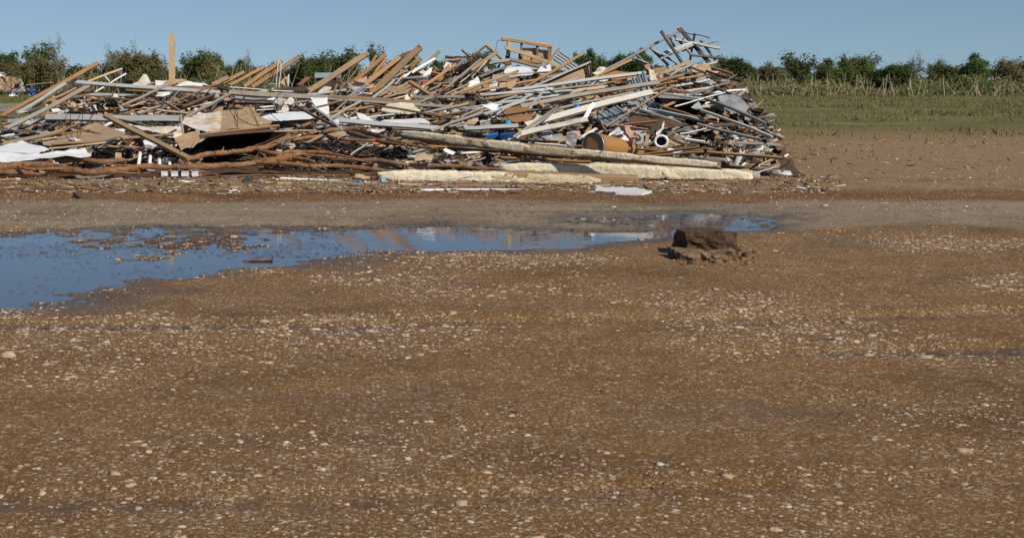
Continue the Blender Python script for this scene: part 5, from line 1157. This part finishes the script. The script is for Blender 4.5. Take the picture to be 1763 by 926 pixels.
foam_beam("upper foam covered beam running under the drum, ragged at its left end", [(680, 231, 13), (760, 240, 17), (900, 255, 17), (1040, 269, 16), (1240, 286, 13)], 16, -2.4, [(688, 806, -3, 12, "cream"), (762, 842, 0, 14, "cream_rough"), (832, 912, -1, 15, "cream"), (905, 1000, 0, 15, "cream_rough"), (984, 1104, -2.5, 12, "cream"), (1090, 1236, -1.5, 12, "cream")], core="tan", seed=2, depth=.2)
foam_beam("long cream foam beam lying nearest the road, wood bare at its right end", [(648, 303, 12), (720, 305, 20), (800, 306, 24), (900, 308, 27), (1000, 311, 25), (1096, 312, 22)], 22, -1.0, [(650, 905, -1, 21, "cream"), (845, 1032, 1, 22, "cream_rough")], core="tan", lump=.07, seed=3, depth=.3)
foam_beam("cream foam beam behind the nearest one, reaching past the bare wood", [(860, 289, 14), (960, 291, 20), (1100, 298, 28), (1292, 306, 26)], 22, -.5, [(864, 1040, -1, 17, "cream"), (1000, 1160, -1, 26, "cream"), (1140, 1290, -1, 25, "cream")], core="cream_rough", lump=.05, seed=4, depth=.3)
foam_beam("low cream slab between the bare wood end and the gravel", [(1092, 321, 6), (1150, 320, 7), (1212, 318, 7)], 9, -1.2, [(1092, 1214, -1, 8, "cream")], core="tan", lump=.05, seed=5, depth=.35, name="foam_slab")
B("long board between the upper foam beam and the drum side boards", 860, 271, 1020, 279, 5, "orange", d=-1.2)
B("brown board under the upper foam beam's middle", 770, 254, 1000, 272, 5, "brown", d=-1.6, t=.08)
B("second brown board sticking out below the upper foam beam", 700, 249, 860, 262, 4.5, "orange", d=-1.5)
B("grey plank behind the left part of the nearest foam beam", 655, 296, 920, 293, 4, "grey_wood", d=-.1)
B("short tan wood piece lying on the cream foam beam", 890, 297, 921, 294, 4, "tan", d=-1.4)
B("thin metal conduit laid along the nearest foam beam", 742, 312, 862, 297, 1.8, "zinc", n='conduit', c='conduit', d=-1.25, rag=.05)
B("grey conduit continuing over the nearest foam beam's top", 790, 297, 920, 294, 1.8, "zinc", n='conduit', c='conduit', d=-1.3, rag=.05)
def trunk(label, pts, radii, d, mat="bark", name='fallen_tree', cat='fallen tree', subs=()):
    radii = [.92 * r for r in radii]; path = smooth_path([W3(x, y, YD(min(y + 3, 311)) + d) for x, y in pts], 3); radii = [np.interp(i / (len(path) - 1) * (len(radii) - 1), range(len(radii)), radii) for i in range(len(path))]
    path = [p + Vector((0, .05 * mnoise.noise(p * 2.1), .045 * mnoise.noise(p * 1.7 + Vector((5, 0, 0))))) for p in path]
    o = tubes_obj(name, [(path, [r * p.y / FX for r, p in zip(radii, path)])], mat, sides=12, jitter=.13, n=14); prop(o, label, cat)
    gg = random.Random(label)
    L_ = sum((p - q).length for p, q in zip(path, path[1:]))
    for k_ in range(int(L_ / .62) if 'log' not in name and 'pole' not in name else 0):
        i_ = gg.randrange(1, len(path) - 1); p0 = path[i_]; t_ = (path[i_ + 1] - path[i_ - 1]).normalized(); r0 = radii[i_] * p0.y / FX
        dr = (t_ * gg.choice((1, 1, 1, -1)) + Vector((0, gg.uniform(-.5, .1), gg.uniform(-.12, .42)))).normalized(); ll = gg.uniform(.35, 1.5); rr_ = min(r0 * .5, gg.uniform(.008, .026))
        q_ = [p0 + dr * ll * u + Vector((0, 0, -.14 * ll * u * u)) + Vector((0, mnoise.noise(p0 * 3 + Vector((u * 3, 0, k_))), mnoise.noise(p0 * 3 + Vector((0, u * 3, k_))))) * .13 * u for u in (0, .25, .5, .75, 1)]
        for z_ in q_: z_.z = max(z_.z, .04)
        tubes_obj('branch', [(q_, [rr_, rr_ * .85, rr_ * .65, rr_ * .45, rr_ * .2])], mat, o, sides=6, jitter=.2, n=4)
    for p2, r2 in subs:
        q = [W3(x, y, YD(min(y + 3, 311)) + d) for x, y in p2]; b = tubes_obj("branch", [(q, [r * p.y / FX for r, p in zip(r2, q)])], mat, o, sides=9, jitter=.2, n=10)
        b.matrix_parent_inverse = Matrix.Identity(4); b.location = b.location if False else b.location
trunk("long reddish fallen trunk lying along the foot of the heap", [(-20, 289), (60, 286), (110, 290), (160, 296), (210, 291), (260, 287), (330, 287), (400, 283), (450, 277), (500, 272), (522, 273)], [8, 8.5, 7.5, 7, 7, 6, 6, 5.6, 5.4, 4.6, 3.4], -1.0, "bark", subs=[
    ([(440, 279), (486, 281), (530, 286), (580, 286), (640, 291), (690, 295)], [3.6, 4.2, 4, 3.8, 3.2, 1.6]), ([(505, 272), (528, 275), (545, 282)], [3.2, 3, 1.4]), ([(535, 287), (548, 293), (562, 297)], [3, 2.4, 1.4]), ([(-20, 296), (40, 298), (86, 302)], [4.5, 4, 2])])
trunk("forked limb arching over the long trunk under the black hollow", [(322, 277), (345, 269), (384, 262), (428, 259), (462, 252), (490, 240), (516, 237)], [4, 4.6, 4.6, 5, 4.6, 4, 2.6], -1.3, "bark", name='fallen_limb', cat='tree limb', subs=[
    ([(440, 257), (470, 264), (500, 262), (556, 263), (610, 273)], [3.6, 4, 3.4, 3, 1.4]), ([(380, 263), (384, 257), (385, 253)], [2.6, 1.8, 1]), ([(488, 268), (520, 266), (560, 270), (600, 274), (640, 280)], [2.6, 2.6, 2.4, 2, 1]), ([(512, 240), (545, 256), (584, 268)], [2.6, 2.6, 1.4])])
trunk("short limb poking out of the hollow above the forked one", [(505, 242), (528, 237), (553, 234)], [3, 3.6, 2.4], -1.5, "bark", name='fallen_limb', cat='tree limb')
trunk("brown limb bundle curving down from the broad beam's left end", [(556, 227), (604, 222), (640, 231), (676, 243), (710, 249), (752, 256)], [3, 4.4, 4.2, 3.6, 3, 1.6], -2.2, "old_bark", name='fallen_limb', cat='tree limb', subs=[
    ([(600, 228), (650, 242), (700, 250)], [4, 4, 2]), ([(690, 246), (720, 246), (745, 256)], [3, 2.6, 1.6]), ([(590, 240), (640, 242), (690, 238)], [3, 3, 2])])
trunk("brown log behind the striped tubes at the left", [(95, 276), (130, 274), (170, 279), (215, 276)], [3, 4.5, 5.5, 4], -.9, "old_bark", name='log', cat='log')
trunk("brown flattened log behind the left of the nearest foam beam", [(570, 274), (640, 276), (700, 282), (790, 286), (870, 292)], [3, 3.6, 4, 3.6, 2], -.6, "old_bark", name='log', cat='log')
trunk("thin straight branch lying on the gravel before the trunk", [(300, 308), (380, 304), (445, 301), (520, 302), (640, 300)], [1.2, 1.4, 1.2, 1.1, .8], -.3, "old_bark", name='branch_pole', cat='branch')
trunk("pale split wood under the left end of the long trunk", [(30, 286), (60, 292), (110, 291)], [2.6, 3, 1.4], -1.6, "bark", name='split_limb', cat='tree limb')
g = random.Random(21)
for i, (x, y, lb) in enumerate([(480, 246, "spray of thin twigs above the forked limb"), (535, 250, "spray of thin twigs right of the forked limb"), (365, 292, "spray of thin twigs below the long trunk's middle"), (430, 268, "spray of thin twigs between the two limbs"), (620, 262, "spray of twigs left of the brown limb bundle"), (790, 268, "spray of pale twigs under the upper foam beam")]):
    runs = []
    for k in range(16):
        P0 = W3(x + g.uniform(-14, 14), y + g.uniform(0, 8), YD(y) - 1.4); a = g.uniform(-.6, .6) + (3.14 if g.random() < .5 else 0); L_ = g.uniform(.12, .42)
        runs.append(([P0, P0 + Vector((math.cos(a) * L_ * .5, -.05, math.sin(a) * L_ * .4 + .02)), P0 + Vector((math.cos(a) * L_, -.08, math.sin(a) * L_ * .7 + .03))], [.006, .004, .002]))
    prop(tubes_obj("twig_spray", runs, "old_bark", sides=4, n=3), lb, "twigs", "sprays of twigs")
# striped tubes and cartons behind the trunk
for i, (xt, yt, xb, yb) in enumerate([(241.5, 261, 237, 296), (259, 266, 255, 306), (274.5, 271, 274, 306), (292, 275, 292, 305), (309.5, 277, 310, 304.5), (327, 280, 327.5, 304), (344, 291, 345, 303.5)]):
    Y = 33.9; P0, P1 = W3(xb, yb, Y - .35), W3(xt, yt, Y + .1); s = Y / FX; r = 3.3 * s; L_ = (P1 - P0).length; mw = axis_matrix(P0, P1)
    e = empty("striped_tube", P0); e.rotation_euler = mw.to_euler()
    prop(e, ["tallest striped tube, leftmost behind the long trunk", "second tallest striped tube, right of the tallest one", "middle height striped tube with a pink rim", "short striped tube, fourth from the tallest", "low striped tube, fifth from the tallest", "striped tube at the foot of the stout beam", "lowest striped tube at the right end of the cartons"][i], "tube", "striped tubes behind the trunk")
    link("base_ring", lathe([(r * .9, 0), (r * 1.06, .004), (r * 1.06, .06), (r * .9, .064)], 16), "pink_red", e)
    link("navy_band", lathe([(r * .98, .062), (r * 1.01, .066), (r * 1.01, .17), (r * .98, .174)], 16), "navy", e)
    link("body", lathe([(r * .95, .172), (r * .96, .18), (r * .96, L_ - .05), (r * .9, L_ - .048)], 16), "white_clean", e)
    link("top_rim", lathe([(r * .9, L_ - .052), (r * 1.04, L_ - .05), (r * 1.04, L_), (r * .8, L_ + .004)], 16), "pink_red", e)
for i, x in enumerate([283, 301, 318.5, 336]):
    Y = 33.45; s = Y / FX; e = empty("small_carton", W3(x, 303.5, Y)); e.rotation_euler = (0, 0, math.radians(R.uniform(-8, 8)))
    prop(e, ["small white carton between the middle and short striped tubes", "small white carton right of the short striped tube", "small white carton left of the tube at the stout beam's foot", "small white carton next to the lowest striped tube"][i], "carton", "white cartons between the tubes")
    w, h = 11 * s, 8.5 * s
    v, f = box_data(Vector((0, 0, h / 2)), w, .12, h); link("box", mesh(v, f), "white_clean", e)
    v, f = box_data(Vector((0, -.062, h * .84)), w * .98, .006, h * .10); link("grey_stripe", mesh(v, f), "grey_plastic", e)
SH("pale cardboard corner between the logs behind the tubes", [(197, 272), (200, 266), (208, 264), (210, 272)], "osb", n='cardboard', c='cardboard', d=-1.2, k=.3)
SH("small white scrap under the upper foam beam", [(762, 261), (768, 259), (785, 263), (780, 266), (768, 264)], "white_clean", n='scrap', c='scrap', d=-1.9, k=.3)
SH("tan cardboard carton crushed behind the foam beams' left end", [(714, 276), (716, 266), (744, 265), (745, 275)], "plywood", n='cardboard', c='cardboard', d=-1.4, k=.2, crumple=.06)
SH("pinkish scrap among the snarl of roots", [(640, 248), (644, 245), (656, 247), (650, 250)], "pink_red", n='scrap', c='scrap', d=-1.6, k=.3)
B("grey square tube lying in the snarl of roots, rising right", 602, 268, 634, 247, 3.6, "zinc", n='square_tube', c='tube', d=-1.6)
B("thin grey rod propped in the snarl of roots", 660, 258, 688, 251, 2.2, "grey_wood", n='rod', c='rod', d=-1.7)
B("second thin grey rod meeting the first in an angle", 687, 251, 712, 264, 2, "grey_wood", n='rod', c='rod', d=-1.7)
B("pale stick leaning under the right of the brown boards", 798, 277, 824, 265, 2, "pale", n='stick', c='stick', d=-1.6)
B("pale stick lying flatter beside the leaning one", 806, 279, 836, 272, 2, "pale", n='stick', c='stick', d=-1.6)
# on the gravel before the heap
B("white painted board lying on the gravel, wider at its right end", 482, 310, 626, 316, 5.5, "white", n='painted_board', c='board', d=-.1, tl=60)
B("light tan lath on the gravel below the white painted board", 454, 321, 655, 321.5, 5, "pale", n='lath', c='lath', tl=60)
B("light tan lath going on to the right of the blue scrap", 686, 322, 758, 324, 5, "pale", n='lath', c='lath', tl=60)
SH("blue-grey metal sheet lying under the blue scrap", [(560, 316), (610, 312), (640, 314), (688, 322), (684, 325), (640, 321)], "blue_metal", n='metal_sheet', c='sheet', d=-.2, k=.6, crumple=.02)
SH("light blue crumpled tarp scrap on the gravel at the foam beam's end", [(655, 318), (658, 311), (666, 313), (678, 310), (682, 316), (670, 319)], "light_blue", n='tarp_scrap', c='tarp', d=-.5, k=.4, crumple=.09, cuts=3, th=.03)
SH("crumpled tan paper left of the light blue scrap", [(606, 313), (612, 307), (636, 307), (638, 312), (622, 314)], "osb", n='crumpled_paper', c='paper', d=-.2, k=.4, crumple=.07)
tubes_obj("rope_coil", [([GP(396, 319) + Vector((0, 0, .02)), GP(408, 317) + Vector((0, 0, .03)), GP(420, 320) + Vector((0, 0, .06)), GP(424, 316) + Vector((0, 0, .09)), GP(432, 319) + Vector((0, 0, .05)), GP(444, 321) + Vector((0, 0, .03)), GP(455, 323) + Vector((0, 0, .03))], [.012, .02, .035, .04, .035, .04, .03])], "green_rope", sides=8, jitter=.2)
prop(bpy.data.objects["rope_coil"], "dark green rope end on the gravel left of the tan lath", "rope")
tubes_obj("white_pipe", [([GP(724, 332) + Vector((0, 0, .04)), GP(812, 331.5) + Vector((0, 0, .04)), GP(900, 332) + Vector((0, 0, .04))], .032)], "white_clean", sides=10)
prop(bpy.data.objects["white_pipe"], "long straight white pipe lying on the gravel before the foam beam", "pipe")
B("thin grey brown board behind the white pipe", 758, 325, 950, 327, 4, "grey_wood", tl=60)
SH("red scrap beside the right end of the white pipe", [(868, 329), (872, 327), (876, 329)], "pink_red", n='scrap', c='scrap', d=-.1, k=.2)
SH("orange brown chunk under the foam beam's torn edge", [(784, 323), (790, 319), (808, 319), (811, 323)], "orange", n='wood_chunk', c='chunk', d=-.3, k=.2, th=.08)
def foam_plate():
    P = [GP(1025, 338), GP(1025.5, 328.5), GP(1060, 331), GP(1106, 334.5), GP(1123, 338.5), GP(1106, 342.5), GP(1060, 341.5)]
    P = [p + Vector((0, 0, .05)) for i, p in enumerate(P)]
    c, me = sheet_mesh(P, .05, .006, 3); prop(link("foam_plate", me, "white", None, Matrix.Translation(c)), "flat white plate lying on the gravel below the bare wood end", "plate")
foam_plate()
# muddy timber blocks at the right
def rough_block(name, label, x0, x1, y0, y1, Y, dep, mat, seed, parts=()):
    s = Y / FX; c = W3((x0 + x1) / 2, y1, Y); w, h = (x1 - x0) * s, (y1 - y0) * s
    bm = bmesh.new(); bmesh.ops.create_cube(bm, size=1)
    bmesh.ops.subdivide_edges(bm, edges=bm.edges[:], cuts=9, use_grid_fill=True)
    for v in bm.verts:
        p = Vector((v.co.x * w, v.co.y * dep, (v.co.z + .5) * h)); o_ = Vector((seed * 7, seed, 0))
        r = mnoise.noise(p * 3 + o_) * .10 + mnoise.noise(p * 7 + o_) * .05 + mnoise.noise(p * 16 + o_) * .03 + mnoise.noise(p * 33 + o_) * .014
        if parts and v.co.y < -.45:
            for q in parts: r -= .10 * math.exp(-((v.co.x - q) / .05) ** 2) * (1 if abs(v.co.z) < .42 else .2)
        n = Vector((v.co.x, v.co.y, v.co.z)).normalized(); v.co = p + Vector((n.x * r, n.y * r, n.z * r * .6)) - (Vector((0, min(0, r) * -1.5, 0)) if parts and v.co.y < -.45 else Vector())
    me = bpy.data.meshes.new("m"); bm.to_mesh(me); bm.free()
    prop(link(name, me, mat, None, Matrix.Translation(c + Vector((0, dep / 2, -.02)))), label, "block")
M("mud_block", (.30, .195, .105), (.15, .09, .048), nz=9, c3=(.05, .03, .02), cov=.55, nz3=7, bump=1, bscale=2, var=.05, rough=.9)
M("mud_dark", (.13, .078, .042), (.05, .03, .018), nz=12, c3=(.22, .11, .05), cov=.68, nz3=14, bump=1, bscale=2, var=.05, rough=.9)
rough_block("mud_caked_block", "low tan mud caked block with dark upright gouges", 1170, 1262, 432, 455, 18.0, .45, "mud_block", 3, (-.40, -.30, -.18, .0, .2, .34))
rough_block("mud_caked_block", "dark crumbly block standing behind the low gouged one", 1181, 1268, 398, 440, 18.6, .6, "mud_dark", 5)
V = []; F = []; b0 = 0
for q in range(3):
    n = 34; px_ = NR.uniform(1165, 1300, n); y_ = NR.uniform(17.4, 19.6, n); x_ = (px_ - PX) / FX * y_; v, f = ico(q + 30)
    v, f = scatter(np.stack([x_, y_, ground_z(x_, y_)], -1), .02 + .06 * NR.random(n) ** 3, v, f, .7); V.append(v); F.append(f + b0); b0 += len(v)
prop(link("mud_crumbs", np_mesh(np.concatenate(V), np.concatenate(F)), "mud_block"), kind='stuff')
SH("mint green scrap of paper beside the gouged block", [(1153, 447), (1154, 443), (1157, 442), (1158, 438), (1160, 443), (1159, 447)], "mint", n='paper_scrap', c='scrap', d=0, k=0, crumple=.01)
SH("small orange brown bit of board in the muddy shallows", [(357, 406), (358, 402), (370, 401), (371, 405)], "orange", n='board_bit', c='board', d=0, k=0, th=.04)
B("brown stick half sunk at the edge of the puddle", 415, 450, 470, 448, 5, "brown", n='stick', c='stick', d=0, k=0, rag=.9)
SH("tiny green sprout on the near gravel", [(438, 491), (444, 487), (450, 485), (452, 490), (446, 493)], "leaf_green", n='sprout', c='plant', d=0, k=0, crumple=.05)
SH("small green clump on the grey gravel before the stepped rafters", [(236, 379), (250, 375.5), (260, 375), (250, 378.5)], "leaf_green", n='weed', c='plant', d=0, k=0, crumple=.04)
# far left: collapsed brick wall and its litter
def far(label, pts, mat, n, c, Y, th=.05, crumple=.2, cuts=3):
    cc, me = sheet_mesh([W3(x, y, Y + (p[0] if p else 0)) for x, y, *p in pts], th, crumple, cuts, rough_edge=.06); prop(link(n, me, mat, None, Matrix.Translation(cc)), label, c)
far("collapsed tan brick wall at the far left field", [(-20, 158), (-20, 132), (8, 131), (26, 132), (34, 140), (36, 152), (20, 158)], "brick", "brick_wall", "wall", 150, .3, .25)
far("pale slab lying on top of the collapsed brick wall", [(-6, 131), (-4, 125), (8, 126), (12, 131)], "white", "slab", "slab", 149.5, .15)
far("dark bent scrap on the brick wall beside the pale slab", [(10, 128), (13, 124), (19, 130), (13, 131)], "dark_panel", "bent_scrap", "scrap", 149.3, .1)
far("white pipe-like rag hanging over the end of the brick wall", [(30, 137), (34, 135), (40, 142), (44, 158), (38, 158), (36, 146)], "osb_white", "hanging_rag", "rag", 148.5, .1)
far("grey heap of cloth in front of the collapsed brick wall", [(20, 160), (26, 145), (34, 143), (40, 158), (36, 164), (26, 164)], "cloth_grey", "cloth_heap", "cloth", 147.5, .4, .5)
far("blue tarp heap in the field right of the brick wall", [(44, 163), (46, 154), (54, 151), (66, 156), (72, 160), (60, 164)], "tarp", "tarp_heap", "tarp", 147, .4, .4)
far("white sheets on the grass below the grey cloth heap", [(15, 166), (19, 160), (27, 163), (33, 166)], "white_clean", "fallen_sheet", "sheet", 146, .1, .2)
far("pale rag on the grass below the blue tarp heap", [(46, 167), (50, 160), (54, 166)], "white", "pale_rag", "rag", 145.5, .1, .2)
B("thin fallen pole across the scrub right of the brick wall", 44, 147, 92, 142, 1.2, "twig", n='fallen_pole', c='pole', d=100, k=0, t=.06, tl=20)
far("dark and white cloth scraps caught in the wind-bent stripped tree", [(103, 112), (106, 107), (110, 106), (113, 110), (118, 113), (122, 118), (120, 121), (114, 116), (108, 116)], "cloth_grey", "caught_cloth", "cloth", 184, .1, .15)
# ---------------- smaller planks between the big ones: each one placed and named by what it lies beside ----------------
MARKS = [("the fan", 491, 181), ("the red can", 728, 143), ("the wire shelf", 722, 138), ("the white upright panel", 560, 186), ("the blue bottle crate", 862, 235), ("the blue bottle", 873, 211), ("the drum", 1030, 250),
    ("the wall frame of studs", 912, 92), ("the white bonnet-like sheet", 892, 124), ("the louvred shutter", 848, 128), ("the splintered post", 296, 140), ("the white curved shell", 245, 144), ("the sided wall panel", 985, 132),
    ("the white bag", 842, 192), ("the brown hardboard", 892, 188), ("the pale blue ribbed sheet", 1095, 165), ("the torn cardboard box", 1124, 128), ("the dark table top", 1128, 220), ("the white seat ring", 1138, 243),
    ("the grey ring", 1097, 239), ("the cream padded panel", 690, 188), ("the white flaps", 700, 208), ("the peeling white panel", 345, 210), ("the particle board sheet", 420, 206), ("the tilted plywood sheet", 155, 236),
    ("the big white sheet", 40, 254), ("the bent grey pipe", 190, 245), ("the stout tan beam", 255, 240), ("the pinkish slats", 270, 192), ("the tallest rafter", 690, 118), ("the thick pale rafter", 580, 128), ("the white cord", 478, 130),
    ("the stepped rafters", 408, 136), ("the crossed boards", 838, 92), ("the long black hollow", 400, 246), ("the orange slanting rafter", 727, 156), ("the crumpled paper ball", 815, 144), ("the glazed roof light", 970, 105),
    ("the steel frame", 1155, 90), ("the skyline sheet", 1165, 115), ("the dark hollow", 1175, 185), ("the white packaging", 1062, 236), ("the blue jug", 992, 185), ("the paddle-like bent strip", 1012, 194), ("the grey shed", 565, 134),
    ("the brown limb bundle", 640, 236), ("the white-grey beam over the slats", 195, 203), ("the brown stick by the fan", 545, 200), ("the jagged plywood", 874, 150), ("the channel beam", 190, 150), ("the longest tan beam", 100, 148), ("the black brush of wires", 195, 264)]
TINT = {"tan": "tan", "orange": "orange-tan", "brown": "brown", "grey_wood": "weathered grey", "pale": "pale", "white": "white", "zinc": "grey metal", "dark_panel": "dark brown", "steel": "dark grey metal"}
g = random.Random(99); used = set(); made = 0; tries = 0
while made < 285 and tries < 6000:
    tries += 1
    x = g.uniform(-5, 1200) if made < 262 else g.uniform(1195, 1320); sk = float(np.interp(x, SX, SYL))
    y = g.uniform(sk + 2, 262 if x < 1230 else 300)
    if y > 300: continue
    if 330 < x < 480 and 232 < y < 262: continue
    L_ = g.choice((18, 26, 36, 50, 70, 95)) * g.uniform(.8, 1.2)
    if x < 560: ang = g.gauss(6, 16)
    elif x < 830 and y < 165: ang = g.gauss(30, 28)
    else: ang = g.gauss(10, 14)
    if y < sk + 12: L_ *= .6
    mat = g.choices(list(TINT), [13, 8, 15, 26, 11, 9, 16, 7, 6])[0]; w = g.uniform(2.0, 5.6); a = math.radians(ang)
    dx, dy = math.cos(a) * L_ / 2, math.sin(a) * L_ / 2
    nm, mx, my = min(MARKS, key=lambda m: math.hypot((m[1] - x) / 1.6, m[2] - y))
    ox, oy = x - mx, y - my
    rel = ("on top of the rubble at", "beside")[0] if abs(ox) < 6 and abs(oy) < 4 else ("right of" if ox > 0 else "left of") if abs(ox) > 1.5 * abs(oy) else ("below" if oy > 0 else "above")
    if abs(ox) < 6 and abs(oy) < 4: continue
    size = "stubby" if L_ < 24 else "short" if L_ < 42 else "long" if L_ < 75 else "very long"; til = "level" if abs(ang) < 7 else "steep" if ang > 32 else "rising" if ang > 0 else "sagging"
    kind = "strip" if w < 2.9 else "lath" if w < 4 else "board"
    far_ = "just " if math.hypot(ox, oy) < 22 else "farther "
    lab = f"{size} {TINT[mat]} {kind}, {til}, {far_}{rel} {nm}"
    if lab in used or len(lab.split()) > 16: continue
    used.add(lab); made += 1
    B(lab, x - dx, y + dy, x + dx, y - dy, w, mat, n=f"loose_{kind}", c=kind, d=g.uniform(-.7, .1), k=.5, tl=g.uniform(20, 60), rag=g.uniform(.1, .9), t=.02 + .04 * g.random(), grp="loose boards of the heap")
# torn sheets among them
n_s = 0; tries = 0
SM = {"osb": "tan particle board", "plywood": "brown plywood", "white": "white plasterboard", "zinc": "grey sheet metal", "osb_white": "whitish torn board", "dark_panel": "dark panelling", "brown_board": "brown hardboard", "pink": "pinkish insulation", "blue_metal": "blue-grey metal"}
while n_s < 125 and tries < 4000:
    tries += 1
    x = g.uniform(0, 1195) if n_s < 114 else g.uniform(1200, 1310); sk = float(np.interp(x, SX, SYL)); y = g.uniform(sk + 5, 262)
    if y < sk + 5 or (330 < x < 480 and 232 < y < 262): continue
    mat = g.choices(list(SM), [13, 12, 13, 18, 14, 9, 6, 3, 9])[0]; rx, ry = g.uniform(6, 17), g.uniform(2.5, 6)
    nm, mx, my = min(MARKS, key=lambda m: math.hypot((m[1] - x) / 1.6, m[2] - y)); ox, oy = x - mx, y - my
    if abs(ox) < 8 and abs(oy) < 5: continue
    rel = ("right of" if ox > 0 else "left of") if abs(ox) > 1.5 * abs(oy) else ("below" if oy > 0 else "above")
    lab = f"{'big' if rx > 11 else 'small'} {SM[mat]} piece, {'just ' if math.hypot(ox, oy) < 22 else 'farther '}{rel} {nm}"
    if lab in used: continue
    used.add(lab); n_s += 1; k = g.randint(4, 7); t0 = g.random() * 6; sk_ = g.uniform(-.25, .1)
    pts = []
    for j in range(k):
        a = t0 + 6.283 * j / k + g.uniform(-.3, .3); q = g.uniform(.7, 1.15); px_ = math.cos(a) * rx * q; pts.append((x + px_, y - math.sin(a) * ry * q + px_ * sk_))
    SH(lab, pts, mat, n="torn_piece", c="board piece", d=g.uniform(-.5, .1), k=g.uniform(.4, 1), crumple=g.uniform(.03, .14), cuts=3, grp="torn sheets of the heap")
# loose cables hanging over the heap
for lb, pts in [
    ("black cable hanging in a loop over the white-grey beam at the left", [(120, 165), (121, 190), (121, 225), (124, 236), (128, 241)]), ("second black cable hanging right of the looped one", [(144, 150), (143, 185), (141, 215), (137, 236)]), ("third black cable, thin, above the plywood sheet", [(160, 185), (159, 200), (150, 212), (140, 214)]),
    ("cable crossing the particle board sheet in a curve", [(400, 170), (404, 190), (412, 205), (440, 216), (470, 212)]), ("upright cable on the particle board sheet", [(408, 190), (409, 205), (408, 222)]), ("cable from the long plank down the particle board", [(415, 160), (424, 176), (436, 196), (446, 217)]),
    ("cable drooping from the bridging blue-white sheet", [(466, 196), (480, 208), (500, 216), (512, 222)]), ("cable over the brown hardboard to the blue bottle", [(861, 186), (868, 196), (877, 207)]), ("dark cable by the long diagonal lath", [(1040, 170), (1046, 190), (1052, 205), (1050, 222)]),
    ("thin wire hanging from the wall frame's splintered end", [(857, 70), (855, 78), (853, 88), (850, 94)]), ("dark cable at the yellow rail's end", [(1178, 128), (1182, 138), (1182, 150), (1180, 166)]), ("cable strung across the grey boards below the jagged plywood", [(808, 168), (850, 160), (900, 155), (925, 158)]),
    ("thin wire lying down the sided wall panel", [(980, 124), (990, 132), (994, 138), (985, 142)]), ("pale wire looped over the nearest foam beam", [(686, 316), (690, 308), (704, 304), (720, 309), (760, 311)])]:
    yb = max(p[1] for p in pts); ext = -1.7 if yb > 200 else -1.3 if yb > 150 else -.6
    if 'wall frame' in lb: ext = 2.2
    if 'foam' in lb: ext = -1.35
    prop(tubes_obj("cable", [([W3(x, y, YD(yb) + .75 * (YD(y) - YD(yb)) + ext) for x, y in pts], .008)], "string" if 'pale' in lb or 'sided' in lb else "cable", sides=5), lb, "cable", "loose cables on the heap")

# pieces that belong to one part of their thing go one level deeper
def deeper(thing, child, part):
    stem = lambda o: o.name.split('.')[0]
    P = [o for o in thing.children if stem(o) == part]
    for o in [o for o in thing.children if stem(o) == child]:
        if P: o.matrix_basis = P[0].matrix_basis.inverted() @ o.matrix_basis; o.parent = P[0]
for o in list(S.objects):
    if o.parent is None:
        for nm, ch, pt in (("stud_wall", "splintered_end", "top_plate"), ("stud_wall", "top_plate_cap", "top_plate"), ("stud_wall", "black_joint", "stud"), ("steel_frame", "panel_rail", "flat_panel"), ("steel_frame", "joint_plate", "main_rail"),
            ("siding_wall", "top_rail_lip", "top_rail"), ("storage_drum", "rim", "end_lid"), ("striped_tube", "top_rim", "body"), ("striped_tube", "navy_band", "body"), ("small_carton", "grey_stripe", "box"), ("pedestal_fan", "hub", "motor"), ("fuel_can", "cap", "body"), ("water_bottle", "cap", "body")):
            if o.name.split('.')[0] == nm: deeper(o, ch, pt)
